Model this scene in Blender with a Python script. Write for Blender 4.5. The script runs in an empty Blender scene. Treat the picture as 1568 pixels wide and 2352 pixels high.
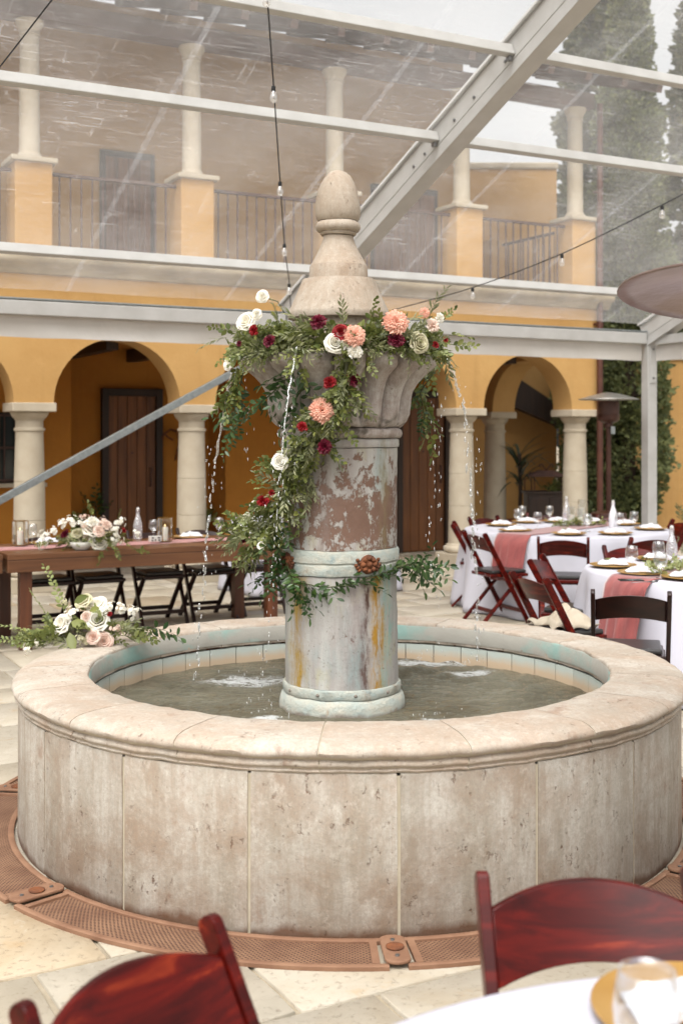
import bpy, bmesh, math, random
from mathutils import Vector, Matrix, Quaternion, noise
random.seed(7)
R = math.radians
scene = bpy.context.scene
COL = scene.collection
# ------------------------------------------------------------------ camera, sky, sun, exposure
W0, H0, FPX, HOR, EYE = 1568.0, 2352.0, 2774.0, 1000.0, 1.68
cam_d = bpy.data.cameras.new('camera'); cam = bpy.data.objects.new('camera', cam_d); COL.objects.link(cam)
cam.location = (0, 0, EYE); cam.rotation_euler = (R(90), 0, 0)
cam_d.sensor_fit = 'HORIZONTAL'; cam_d.sensor_width = 24.0
cam_d.lens = 24.0 * FPX / W0
cam_d.shift_y = -(H0 / 2 - HOR) / W0
cam_d.clip_start = 0.05; cam_d.clip_end = 500
cam_d.dof.use_dof = True; cam_d.dof.focus_distance = 5.0; cam_d.dof.aperture_fstop = 3.4
scene.camera = cam
SUN_EL, SUN_AZ = 60, 196
wd = bpy.data.worlds.new('World'); scene.world = wd; wd.use_nodes = True
wn = wd.node_tree; bg = wn.nodes['Background']
sky = wn.nodes.new('ShaderNodeTexSky'); sky.sky_type = 'NISHITA'; sky.sun_disc = False
sky.sun_elevation = R(SUN_EL); sky.sun_rotation = R(SUN_AZ); sky.dust_density = 6.0; sky.air_density = 1.0
hs = wn.nodes.new('ShaderNodeHueSaturation'); hs.inputs['Saturation'].default_value = 0.06
wn.links.new(sky.outputs[0], hs.inputs['Color']); wn.links.new(hs.outputs[0], bg.inputs['Color'])
bg.inputs['Strength'].default_value = 0.15
sun_d = bpy.data.lights.new('sun', 'SUN'); sun_d.energy = 1.5; sun_d.angle = R(60); sun_d.color = (1, .97, .92)
sun = bpy.data.objects.new('sun', sun_d); COL.objects.link(sun)
_a = R(SUN_AZ); _e = R(SUN_EL)
_sd = Vector((math.sin(_a) * math.cos(_e), math.cos(_a) * math.cos(_e), math.sin(_e)))
sun.rotation_euler = _sd.to_track_quat('Z', 'Y').to_euler(); sun.location = _sd * 40
vs = scene.view_settings
vs.view_transform = 'Standard'; vs.look = 'None'; vs.gamma = 1.0; vs.exposure = 0.8; vs.use_curve_mapping = False
scene.render.engine = 'CYCLES'
scene.cycles.transparent_max_bounces = 24; scene.cycles.max_bounces = 10

# ------------------------------------------------------------------ pixel <-> place helpers
def ray(px, py):
    return Vector(((px - W0 / 2) / FPX, 1.0, (HOR - py) / FPX))
def pt(px, py, Y):
    r = ray(px, py); return Vector((r.x * Y, Y, EYE + r.z * Y))
def gz(px, py, z=0.0):
    r = ray(px, py); Y = (z - EYE) / r.z; return pt(px, py, Y)
UD = Vector((.8817, .4718, 0)); ND = Vector((-.4718, .8817, 0)); UANG = math.atan2(.4718, .8817)
C2 = Vector((-1.73, 13.95, 0)); BAY = 1.866
def F(a, n, z=0.0):
    v = C2 + UD * a + ND * n; v.z = z; return v
def a_at(px, n):
    k = (px - W0 / 2) / FPX
    # (C2.x+.8817a-.4718n) = k (C2.y+.4718a+.8817n)
    return (k * (C2.y + .8817 * n) - C2.x + .4718 * n) / (.8817 - k * .4718)

# ------------------------------------------------------------------ mesh collector
class MB:
    def __init__(s): s.v = []; s.f = []
    def add(s, vs, fs):
        o = len(s.v); s.v += [Vector(v) for v in vs]; s.f += [tuple(i + o for i in f) for f in fs]; return s
    def box(s, c, d, rot=None):
        hx, hy, hz = d[0] / 2, d[1] / 2, d[2] / 2; c = Vector(c)
        p = [Vector((x, y, z)) for z in (-hz, hz) for x, y in ((-hx, -hy), (hx, -hy), (hx, hy), (-hx, hy))]
        if rot is not None: p = [rot @ q for q in p]
        return s.add([c + q for q in p], [(3, 2, 1, 0), (4, 5, 6, 7), (0, 1, 5, 4), (1, 2, 6, 5), (2, 3, 7, 6), (3, 0, 4, 7)])
    def beam(s, a, b, w, h, up=(0, 0, 1)):
        a = Vector(a); b = Vector(b); d = b - a; L = d.length; y = d.normalized(); up = Vector(up)
        x = y.cross(up)
        if x.length < 1e-5: x = Vector((1, 0, 0))
        x.normalize(); z = x.cross(y)
        m = Matrix((x, y, z)).transposed()
        return s.box((a + b) / 2, (w, L, h), m)
    def lathe(s, prof, n=32, c=(0, 0, 0), a0=0, a1=None, fr=None, caps=True):
        c = Vector(c); full = a1 is None; a1 = a0 + 2 * math.pi if full else a1
        m = n if full else n + 1; o = []
        for i in range(m):
            t = a0 + (a1 - a0) * i / n
            for (r, z) in prof:
                if fr: r, z = fr(r, z, t)
                o.append(c + Vector((r * math.sin(t), -r * math.cos(t), z)))
        k = len(prof); fs = []
        for i in range(n):
            j = (i + 1) % m
            for q in range(k - 1):
                fs.append((i * k + q, j * k + q, j * k + q + 1, i * k + q + 1))
        if caps and full:
            if prof[0][0] > 1e-6: fs.append(tuple(i * k for i in range(n - 1, -1, -1)))
            if prof[-1][0] > 1e-6: fs.append(tuple(i * k + k - 1 for i in range(n)))
        if caps and not full:
            fs.append(tuple(range(k - 1, -1, -1))); fs.append(tuple(n * k + q for q in range(k)))
        return s.add(o, fs)
    def tube(s, pts, rad, n=6, cap=True):
        pts = [Vector(p) for p in pts]; k = len(pts)
        if not hasattr(rad, '__len__'): rad = [rad] * k
        prev = None; o = []
        for i, p in enumerate(pts):
            t = (pts[min(i + 1, k - 1)] - pts[max(i - 1, 0)])
            t = t.normalized() if t.length > 1e-9 else Vector((0, 0, 1))
            if prev is None:
                x = t.cross(Vector((0, 0, 1)))
                if x.length < 1e-3: x = t.cross(Vector((0, 1, 0)))
            else:
                x = prev - t * prev.dot(t)
                if x.length < 1e-6: x = t.cross(Vector((0, 0, 1)))
            x.normalize(); prev = x; y = t.cross(x)
            for j in range(n):
                a = 2 * math.pi * j / n
                o.append(p + (x * math.cos(a) + y * math.sin(a)) * rad[i])
        fs = [(i * n + j, i * n + (j + 1) % n, (i + 1) * n + (j + 1) % n, (i + 1) * n + j) for i in range(k - 1) for j in range(n)]
        if cap: fs += [tuple(range(n - 1, -1, -1)), tuple((k - 1) * n + j for j in range(n))]
        return s.add(o, fs)
    def prism(s, poly, d):
        d = Vector(d); k = len(poly); p = [Vector(q) for q in poly]
        fs = [tuple(range(k - 1, -1, -1)), tuple(range(k, 2 * k))] + [(i, (i + 1) % k, k + (i + 1) % k, k + i) for i in range(k)]
        return s.add(p + [q + d for q in p], fs)
    def grid(s, nu, nv, fn):
        o = [fn(i / nu, j / nv) for j in range(nv + 1) for i in range(nu + 1)]
        return s.add(o, [(j * (nu + 1) + i, j * (nu + 1) + i + 1, (j + 1) * (nu + 1) + i + 1, (j + 1) * (nu + 1) + i) for j in range(nv) for i in range(nu)])
    def jitter(s, amp, sc=6.0, off=0.0):
        for v in s.v:
            v += noise.noise_vector(v * sc + Vector((off, off * 1.7, 3.1))) * amp
        return s
    def mesh(s, name, mat=None, smooth=False, fix=True):
        me = bpy.data.meshes.new(name); me.from_pydata([tuple(v) for v in s.v], [], s.f)
        if fix:
            b = bmesh.new(); b.from_mesh(me); bmesh.ops.recalc_face_normals(b, faces=b.faces); b.to_mesh(me); b.free()
        if mat: me.materials.append(mat)
        if smooth is True:
            me.polygons.foreach_set('use_smooth', [True] * len(me.polygons))
        elif smooth:
            me.polygons.foreach_set('use_smooth', [True] * len(me.polygons))
            try: me.set_sharp_from_angle(angle=R(smooth))
            except Exception: pass
        me.update(); return me
    def build(s, name, mat, parent=None, smooth=False, bevel=0, fix=True, seg=2, loc=(0, 0, 0)):
        return link(name, s.mesh(name, mat, smooth, fix), parent, loc, bevel=bevel, seg=seg)
def link(name, me, parent=None, loc=(0, 0, 0), rot=None, scale=None, bevel=0, seg=2):
    o = bpy.data.objects.new(name, me); COL.objects.link(o); o.location = loc
    if rot is not None:
        if isinstance(rot, Quaternion): o.rotation_mode = 'QUATERNION'; o.rotation_quaternion = rot
        else: o.rotation_euler = rot
    if scale is not None: o.scale = scale if hasattr(scale, '__len__') else (scale,) * 3
    if parent: o.parent = parent
    if bevel:
        m = o.modifiers.new('bevel', 'BEVEL'); m.width = bevel; m.segments = seg; m.limit_method = 'ANGLE'; m.angle_limit = R(35)
    return o
def tag(o, label=None, cat=None, group=None, kind=None):
    if label: o['label'] = label
    if cat: o['category'] = cat
    if group: o['group'] = group
    if kind: o['kind'] = kind
    return o
def thing(name, label, cat, loc=(0, 0, 0), rz=0, group=None):
    o = bpy.data.objects.new(name, None); COL.objects.link(o); o.location = loc; o.rotation_euler = (0, 0, rz)
    o.empty_display_size = .1
    return tag(o, label, cat, group)
KIDS = {}
def copy_tree(o, parent=None):
    c = o.copy(); COL.objects.link(c); c.parent = parent
    for ch in list(o.children): copy_tree(ch, c)
    return c
def rep(proto, i, label, loc, rz=0, group=None):
    o = proto if i == 0 else copy_tree(proto)
    o.location = loc; o.rotation_euler = (0, 0, rz); o['label'] = label
    if group: o['group'] = group
    return o

# ------------------------------------------------------------------ materials
KALB = .60
def srgbw(r, g, b, k=.72):
    f = lambda c: (c / 255 / 12.92) if c / 255 <= .04045 else ((c / 255 + .055) / 1.055) ** 2.4
    return (f(r) * k, f(g) * k, f(b) * k)
def srgb(r, g, b): return srgbw(r, g, b, KALB)
class NT:
    def __init__(s, name):
        s.m = bpy.data.materials.new(name); s.m.use_nodes = True; s.t = s.m.node_tree
        s.t.nodes.clear(); s.out = s.t.nodes.new('ShaderNodeOutputMaterial')
    def n(s, typ, props=None, **inp):
        nd = s.t.nodes.new('ShaderNode' + typ)
        for k, v in (props or {}).items(): setattr(nd, k, v)
        for k, v in inp.items():
            key = int(k[1:]) if k[0] == 'i' and k[1:].isdigit() else k.replace('_', ' ')
            s.set(nd.inputs[key], v)
        return nd
    def set(s, sock, v):
        if isinstance(v, bpy.types.NodeSocket): s.t.links.new(v, sock)
        elif isinstance(v, bpy.types.Node): s.t.links.new(v.outputs[0], sock)
        else:
            if sock.type == 'RGBA' and len(v) == 3: v = (*v, 1)
            sock.default_value = v
    def co(s, scale=(1, 1, 1), kind='Object', loc=(0, 0, 0), rot=(0, 0, 0)):
        tc = s.n('TexCoord')
        return s.n('Mapping', None, Vector=tc.outputs[kind], Scale=scale, Location=loc, Rotation=rot).outputs[0]
    def noise(s, vec, scale=5, detail=6, rough=.55, dist=0):
        return s.n('TexNoise', None, Vector=vec, Scale=scale, Detail=detail, Roughness=rough, Distortion=dist).outputs[0]
    def ramp(s, fac, stops, interp='LINEAR'):
        r = s.n('ValToRGB', None, Fac=fac); cr = r.color_ramp; cr.interpolation = interp
        while len(cr.elements) < len(stops): cr.elements.new(.5)
        for e, (p, c) in zip(cr.elements, stops):
            e.position = p
            e.color = (c, c, c, 1) if not hasattr(c, '__len__') else (*c, 1)
        return r.outputs[0]
    def mix(s, fac, a, b, mode='MIX'):
        nd = s.n('Mix', dict(data_type='RGBA', blend_type=mode))
        s.set(nd.inputs[0], fac); s.set(nd.inputs[6], a); s.set(nd.inputs[7], b)
        return nd.outputs[2]
    def math(s, op, a, b=0.0, c=None, clamp=False):
        nd = s.n('Math', dict(operation=op, use_clamp=clamp)); s.set(nd.inputs[0], a); s.set(nd.inputs[1], b)
        if c is not None: s.set(nd.inputs[2], c)
        return nd.outputs[0]
    def bump(s, h, strength=.3, dist=.01, normal=None):
        nd = s.n('Bump', None, Height=h, Strength=strength, Distance=dist)
        if normal is not None: s.set(nd.inputs['Normal'], normal)
        return nd.outputs[0]
    def bsdf(s, color, rough=.6, bump=None, **kw):
        p = s.n('BsdfPrincipled'); s.set(p.inputs['Base Color'], color); s.set(p.inputs['Roughness'], rough)
        if bump is not None: s.set(p.inputs['Normal'], bump)
        for k, v in kw.items(): s.set(p.inputs[k.replace('_', ' ')], v)
        return p
    def done(s, sh):
        s.t.links.new(sh.outputs[0] if isinstance(sh, bpy.types.Node) else sh, s.out.inputs['Surface']); return s.m
def simple(name, c1, c2=None, scale=8, rough=.6, bump=.15, bs=60, stretch=(1, 1, 1), detail=6, dist=.004, rnd=0.0, **kw):
    k = NT(name); v = k.co(stretch)
    c2 = c2 or tuple(x * .8 for x in c1)
    f = k.ramp(k.noise(v, scale, detail), [(.3, 0), (.7, 1)])
    col = k.mix(f, c1, c2)
    if rnd:
        oi = k.n('ObjectInfo').outputs['Random']
        val = k.math('MULTIPLY_ADD', oi, rnd, 1 - rnd / 2)
        hsv = k.n('HueSaturation', None, Color=col, Value=val); col = hsv.outputs[0]
    b = k.bump(k.noise(v, bs, 4), bump, dist) if bump else None
    return k.done(k.bsdf(col, rough, b, **kw))
M = {}
def stucco(name, c1, c2):
    k = NT(name); v = k.co()
    col = k.mix(k.ramp(k.noise(v, 1.1, 8, .65), [(.3, 0), (.7, 1)]), c1, c2)
    dr = k.ramp(k.noise(k.co((5, 5, .45)), 1.3, 7, .65), [(.55, 0), (.72, 1)]); col = k.mix(k.math('MULTIPLY', dr, .22), col, tuple(x * .62 for x in c2))
    pl = k.ramp(k.noise(v, 3.2, 9, .7), [(.58, 0), (.72, 1)]); col = k.mix(k.math('MULTIPLY', pl, .3), col, tuple(min(1, x * 1.2 + .02) for x in c1))
    h = k.math('ADD', k.math('MULTIPLY', k.noise(v, 6, 6, .6), 1.2), k.math('MULTIPLY', k.noise(v, 55, 4), .35))
    return k.done(k.bsdf(col, .88, k.bump(h, .35, .02)))
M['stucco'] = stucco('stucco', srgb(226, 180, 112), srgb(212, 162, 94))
M['stucco_shade'] = stucco('stucco_shaded', srgb(216, 144, 50), srgb(204, 130, 40))  # arcade shade put into the colour, darker and more orange than the facade stucco
M['limestone'] = simple('limestone', srgb(226, 212, 188), srgb(206, 190, 164), 3.5, .8, .25, 50, dist=.004)
M['cornice'] = simple('cornice_stone', srgb(214, 196, 162), srgb(150, 132, 100), 2.2, .85, .3, 40, stretch=(1, 1, 3))
M['soffit'] = simple('soffit_wood', srgb(132, 102, 90), srgb(100, 76, 68), 3, .7)
M['darkwood'] = simple('dark_wood', srgb(66, 42, 24), srgb(42, 26, 15), 3, .55, .3, 30, stretch=(6, 6, .6))
M['doorwood'] = simple('door_wood', srgb(156, 96, 44), srgb(112, 66, 28), 2.5, .5, .35, 25, stretch=(9, 9, .7), rnd=.35)
M['iron'] = simple('wrought_iron', srgb(104, 66, 52), srgb(74, 48, 40), 12, .6, .2, 90)
M['windowglass'] = simple('window_glass', (.02, .025, .025), None, 3, .08, 0)
M['tile_roof'] = simple('roof_tile', srgb(196, 124, 88), srgb(150, 84, 58), 5, .8)
M['alu'] = simple('tent_aluminium', srgbw(206, 202, 194), srgbw(190, 185, 176), 5, .42, .1, 80, metallic=.15) if False else simple('tent_aluminium', srgbw(208, 207, 204), srgbw(194, 192, 188), 5, .42, .08, 80)
M['galv'] = simple('galvanised_steel', srgbw(176, 182, 182), srgbw(150, 157, 158), 30, .4, .1, 70, Metallic=.6)
M['vinyl_white'] = simple('white_vinyl', srgbw(232, 228, 222), srgbw(222, 217, 210), 2.5, .5, .35, 6, dist=.02)
M['bolt'] = simple('bolt_steel', (.25, .25, .25), None, 20, .35, 0, Metallic=.9)
M['cable'] = simple('black_cable', (.012, .012, .012), (.02, .02, .02), 20, .6, 0)
M['brownmetal'] = simple('brown_metal', srgb(112, 66, 50), srgb(88, 50, 38), 6, .45, .1, 50, Metallic=.2)
M['heater_steel'] = simple('heater_steel', srgbw(176, 152, 140), srgbw(140, 116, 106), 3, .3, .3, 7, dist=.015, Metallic=.85)
M['heater_pale'] = simple('heater_pale_dish', srgbw(206, 202, 196), srgbw(180, 176, 170), 3, .35, .2, 7, Metallic=.7)
M['heater_bronze'] = simple('heater_bronze', srgb(98, 62, 50), srgb(70, 42, 34), 5, .35, .1, 40, Metallic=.35)
M['cloth'] = simple('white_tablecloth', srgbw(232, 230, 240, .6), srgbw(226, 224, 236, .6), 3, .9, .12, 300, dist=.001)
M['napkin'] = simple('napkin_cloth', srgbw(238, 236, 238), srgbw(226, 224, 228), 10, .9, .2, 200, dist=.002)
M['runner'] = simple('velvet_runner', srgb(186, 92, 86), srgb(150, 62, 60), 5, .75, .25, 60, stretch=(1, 5, 1), Sheen_Weight=.6)
M['runner_pale'] = simple('dusty_rose_runner', srgb(206, 128, 120), srgb(178, 96, 92), 6, .8, .25, 60, Sheen_Weight=.4)
M['gold'] = simple('gold_charger', srgbw(214, 168, 96, .72), srgbw(196, 148, 76, .72), 6, .3, .1, 40, Metallic=.35)
M['brass'] = simple('brass', srgbw(196, 152, 84), srgbw(168, 124, 60), 10, .3, .05, 40, Metallic=.9)
M['wax'] = simple('candle_wax', srgbw(242, 236, 222), srgbw(236, 228, 212), 4, .5, .05, 30, Subsurface_Weight=.2)
M['flame'] = None
M['farmwood'] = simple('farm_table_wood', srgb(138, 90, 54), srgb(96, 58, 34), 2.2, .42, .3, 22, stretch=(.5, 7, 7), rnd=.18)
M['farmleg'] = simple('farm_leg_wood', srgb(126, 70, 38), srgb(78, 42, 24), 2.2, .45, .3, 22, stretch=(7, 7, .5))
M['blackpad'] = simple('black_vinyl_pad', (.018, .016, .016), (.028, .026, .025), 30, .35, .15, 120)
M['ceramic'] = simple('white_ceramic', srgbw(236, 232, 224), srgbw(226, 222, 214), 4, .25, 0)
M['phone'] = simple('phone_black', (.01, .01, .012), None, 10, .15, 0)
M['beige_cloth'] = simple('beige_cloth', srgb(226, 212, 190), srgb(204, 188, 164), 9, .9, .3, 60)
M['terracotta'] = simple('terracotta', srgb(176, 104, 72), srgb(150, 84, 56), 7, .8)
M['stem'] = simple('green_stem', srgb(96, 104, 52), srgb(80, 76, 44), 12, .6, 0)
M['bark'] = simple('bark', srgb(96, 78, 62), srgb(66, 52, 42), 9, .9, .6, 20, stretch=(4, 4, 1))
M['mortar'] = simple('cream_mortar', srgb(218, 205, 182), srgb(200, 186, 160), 14, .9)
M['grout'] = simple('mortar', srgb(196, 182, 158), srgb(172, 158, 134), 14, .9)

def mahogany():
    k = NT('mahogany_chair'); v = k.co((1.6, 15, 15)); oi = k.n('ObjectInfo').outputs['Random']
    v2 = k.n('VectorMath', dict(operation='ADD')); k.set(v2.inputs[0], v)
    cx = k.n('CombineXYZ', None, X=k.math('MULTIPLY', oi, 37.0)); k.set(v2.inputs[1], cx.outputs[0])
    f = k.ramp(k.noise(v2.outputs[0], 1.6, 5, .6, .8), [(.25, 0), (.75, 1)])
    col = k.ramp(f, [(0, srgb(42, 6, 5)), (.42, srgb(80, 13, 8)), (.72, srgb(110, 20, 10)), (1, srgb(172, 64, 30))])
    return k.done(k.bsdf(col, .28, k.bump(k.noise(v, 14, 3), .04, .003), Specular_IOR_Level=.2, Coat_Weight=.03, Coat_Roughness=.1))
M['mahogany'] = mahogany()
def darkchair():
    k = NT('dark_chair'); v = k.co((3, 9, 9))
    col = k.ramp(k.noise(v, 2, 4), [(.3, srgb(30, 16, 14)), (.7, srgb(62, 28, 22))])
    return k.done(k.bsdf(col, .3, None, Specular_IOR_Level=.35))
M['darkchair'] = darkchair()
def thin_glass(name, tint=(1, 1, 1), gl=.12, diff=.0, rough=.02):
    k = NT(name)
    lw = k.n('LayerWeight', None, Blend=.35).outputs['Facing']
    fac = k.math('MULTIPLY_ADD', k.math('POWER', lw, 2.0), .75, gl, clamp=True)
    tr = k.n('BsdfTransparent', None, Color=tint); gs = k.n('BsdfGlossy', None, Color=(1, 1, 1), Roughness=rough)
    sh = k.n('MixShader', None, Fac=fac); k.set(sh.inputs[1], tr); k.set(sh.inputs[2], gs)
    if diff:
        d = k.n('BsdfDiffuse', None, Color=(.9, .9, .9)); s2 = k.n('MixShader', None, Fac=diff)
        k.set(s2.inputs[1], sh); k.set(s2.inputs[2], d); sh = s2
    return k.done(sh)
M['glass'] = thin_glass('clear_glass', (.95, .96, .96), .1)
M['bulbglass'] = thin_glass('bulb_glass', (.96, .95, .93), .22, .1)
M['bottleglass'] = None
def bottle_mat(name, diff):
    k = NT(name); v = k.co()
    vor = k.n('TexVoronoi', None, Vector=v, Scale=70.0).outputs['Distance']
    b = k.bump(vor, .9, .004)
    lw = k.n('LayerWeight', None, Blend=.4, Normal=b).outputs['Facing']
    fac = k.math('MULTIPLY_ADD', lw, .6, .2, clamp=True)
    tr = k.n('BsdfTransparent', None, Color=(.93, .93, .94)); gs = k.n('BsdfGlossy', None, Color=(1, 1, 1), Roughness=.12, Normal=b)
    sh = k.n('MixShader', None, Fac=fac); k.set(sh.inputs[1], tr); k.set(sh.inputs[2], gs)
    d = k.n('BsdfDiffuse', None, Color=(.85, .83, .86)); s2 = k.n('MixShader', None, Fac=diff); k.set(s2.inputs[1], sh); k.set(s2.inputs[2], d)
    return k.done(s2)
M['bottleglass'] = bottle_mat('textured_bottle_glass', .13)
M['bottlefrost'] = bottle_mat('frosted_bottle_glass', .7)
def flame_mat():
    k = NT('candle_flame'); return k.done(k.n('Emission', None, Color=(1, .75, .35), Strength=3.0))
M['flame'] = flame_mat()
def water_jet_mat():
    k = NT('falling_water')
    tr = k.n('BsdfTransparent', None, Color=(.93, .95, .95)); gs = k.n('BsdfGlossy', None, Color=(1, 1, 1), Roughness=.05)
    v = k.co((1, 1, 1)); b = k.bump(k.noise(v, 60, 3), .8, .01); k.set(gs.inputs['Normal'], b)
    d = k.n('BsdfDiffuse', None, Color=(.9, .9, .9)); tl = k.n('BsdfTranslucent', None, Color=(.9, .9, .9))
    a = k.n('MixShader', None, Fac=.5); k.set(a.inputs[1], d); k.set(a.inputs[2], tl)
    s1 = k.n('MixShader', None, Fac=.34); k.set(s1.inputs[1], tr); k.set(s1.inputs[2], gs)
    f = k.ramp(k.noise(v, 35, 3), [(.45, .03), (.7, .34)])
    s2 = k.n('MixShader', None, Fac=f); k.set(s2.inputs[1], s1); k.set(s2.inputs[2], a)
    return k.done(s2)
M['jet'] = water_jet_mat()
def vinyl():
    k = NT('clear_vinyl_roof')
    v = k.co((1, 1, 1))
    st = k.co((.7, 9, 1)); st2 = k.co((.5, 16, 1), rot=(0, 0, .25)); st3 = k.co((7, .8, 1), rot=(0, 0, .5))
    patch = k.ramp(k.noise(v, .9, 3), [(.38, 0), (.62, 1)])
    s1 = k.ramp(k.noise(st, 5, 8, .62, .6), [(.55, 0), (.70, 1)])
    s2 = k.ramp(k.noise(st2, 4, 8, .65, 2.2), [(.57, 0), (.68, 1)])
    s3 = k.ramp(k.noise(st3, 4, 6, .6, .5), [(.60, 0), (.74, 1)])
    scr = k.math('MAXIMUM', k.math('MAXIMUM', s1, s2), s3)
    haze = k.math('MULTIPLY_ADD', patch, .08, .085)
    pz = k.ramp(k.noise(k.co((1.2, 1.6, 1), loc=(3, 8, 0)), 1.1, 4, .6), [(.4, .35), (.66, 1)])
    crk = k.ramp(k.n('TexVoronoi', dict(feature='DISTANCE_TO_EDGE'), Vector=k.n('VectorMath', dict(operation='ADD'), i0=k.co((2.2, 7, 1)), i1=k.n('TexNoise', None, Vector=v, Scale=3.0, Detail=4.0).outputs['Color']).outputs[0], Scale=2.2).outputs['Distance'], [(0, .5), (.035, 0)])
    scr = k.math('ADD', k.math('MULTIPLY', scr, pz), k.math('MULTIPLY', crk, pz))
    fac = k.math('MULTIPLY_ADD', scr, .2, haze, clamp=True)
    wr = k.noise(k.co((3, 7, 1)), 3.2, 5, .6, 1.2)
    b = k.bump(wr, .5, .02)
    tr = k.n('BsdfTransparent', None, Color=(.96, .955, .945))
    df = k.n('BsdfDiffuse', None, Color=(.92, .91, .9)); tl = k.n('BsdfTranslucent', None, Color=(.96, .93, .89))
    a = k.n('MixShader', None, Fac=.75); k.set(a.inputs[1], df); k.set(a.inputs[2], tl)
    m1 = k.n('MixShader', None, Fac=fac); k.set(m1.inputs[1], tr); k.set(m1.inputs[2], a)
    gs = k.n('BsdfGlossy', None, Color=(1, 1, 1), Roughness=.07, Normal=b)
    lw = k.n('LayerWeight', None, Blend=.2, Normal=b).outputs['Fresnel']
    m2 = k.n('MixShader', None, Fac=k.math('MULTIPLY', lw, .55, clamp=True)); k.set(m2.inputs[1], m1); k.set(m2.inputs[2], gs)
    return k.done(m2)
M['vinyl'] = vinyl()
def seam():
    k = NT('vinyl_seam'); tr = k.n('BsdfTransparent', None, Color=(.95, .95, .95)); d = k.n('BsdfTranslucent', None, Color=(.9, .9, .92))
    m = k.n('MixShader', None, Fac=k.ramp(k.noise(k.co((1, 1, 1)), 20, 4), [(.3, .03), (.7, .12)])); k.set(m.inputs[1], tr); k.set(m.inputs[2], d); return k.done(m)
M['seam'] = seam()

def travertine(name, c1, c2, c3, pit=.5, streak=1.0, rust=.0, sc=1.0, rnd=.1, stain=None):
    k = NT(name); oi = k.n('ObjectInfo').outputs['Random']
    tc = k.n('TexCoord').outputs['Object']
    off = k.n('CombineXYZ', None, X=k.math('MULTIPLY', oi, 11.0), Y=k.math('MULTIPLY', oi, 7.0), Z=k.math('MULTIPLY', oi, 5.0))
    ad = k.n('VectorMath', dict(operation='ADD')); k.set(ad.inputs[0], tc); k.set(ad.inputs[1], off.outputs[0]); v0 = ad.outputs[0]
    mp = lambda s: k.n('Mapping', None, Vector=v0, Scale=s).outputs[0]
    st = mp((7 * streak, 7 * streak, 1.0)); nv = mp((1, 1, 1))
    a = k.ramp(k.noise(st, 1.4 * sc, 8, .65), [(.38, 0), (.62, 1)])
    b = k.ramp(k.noise(nv, 2.6 * sc, 8, .7, .4), [(.44, 0), (.62, 1)])
    col = k.mix(a, c1, c2); col = k.mix(k.math('MULTIPLY', b, .75), col, c3)
    p = k.ramp(k.noise(mp((1, 1, .6)), 38 * sc, 4, .7), [(.60, 0), (.68, 1)])
    pm = k.ramp(k.noise(nv, 4.5 * sc, 4), [(.42, 0), (.62, 1)])
    pits = k.math('MULTIPLY', p, pm)
    col = k.mix(k.math('MULTIPLY', pits, pit), col, srgb(112, 74, 48))
    if rust:
        rs = k.ramp(k.noise(mp((1, 1, .8)), 5.5 * sc, 9, .7), [(.60, 0), (.66, 1)])
        col = k.mix(k.math('MULTIPLY', rs, rust), col, srgb(150, 98, 66))
    fine = k.noise(nv, 75 * sc, 6, .78)
    stk = k.ramp(k.noise(mp((26 * streak, 26 * streak, 1.6)), 1.5 * sc, 8, .75), [(.46, 0), (.64, 1)])
    col = k.mix(k.math('MULTIPLY', stk, .34), col, c3)
    gr_ = k.noise(mp((1, 1, .7)), 22 * sc, 8, .78)
    col = k.mix(k.math('MULTIPLY', k.ramp(gr_, [(.52, 0), (.66, 1)]), .45), col, tuple(min(1, x * 1.22) for x in c1))
    col = k.mix(k.math('MULTIPLY', k.ramp(gr_, [(.34, 1), (.46, 0)]), .35), col, c3)
    col = k.mix(k.math('MULTIPLY', k.ramp(fine, [(.38, 1), (.56, 0)]), .32), col, tuple(x * .6 for x in c2))
    if stain: col = stain(k, col, tc)
    val = k.math('MULTIPLY_ADD', oi, rnd, 1 - rnd / 2)
    col = k.n('HueSaturation', None, Color=col, Value=val).outputs[0]
    h = k.math('SUBTRACT', k.math('MULTIPLY', fine, .35), k.math('MULTIPLY', pits, 1.1))
    h = k.math('ADD', h, k.math('MULTIPLY', k.noise(nv, 14, 5), .8))
    return k.done(k.bsdf(col, .82, k.bump(h, .55, .008)))
def base_rust(k, col, tc):
    z = k.n('SeparateXYZ', None, Vector=tc).outputs['Z']
    nz = k.noise(k.co((1, 1, .5)), 6, 6)
    low = k.math('SUBTRACT', k.math('MULTIPLY', nz, .11), z)        # only the lowest centimetres
    low = k.ramp(k.math('MULTIPLY_ADD', low, 6, .35), [(.42, 0), (.6, 1)])
    return k.mix(k.math('MULTIPLY', low, .8), col, srgb(118, 70, 34))
M['wall_block'] = travertine('fountain_wall_stone', srgb(214, 206, 193), srgb(184, 173, 156), srgb(168, 142, 118), .95, 1.0, .42, rnd=.16, stain=base_rust)
M['coping'] = travertine('coping_stone', srgb(226, 215, 200), srgb(200, 186, 168), srgb(206, 180, 156), .75, .35, .38, rnd=.06)
M['finial'] = travertine('finial_stone', srgb(216, 202, 184), srgb(196, 180, 160), srgb(184, 158, 132), 1.0, .35, .3, sc=1.7, rnd=0)
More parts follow.
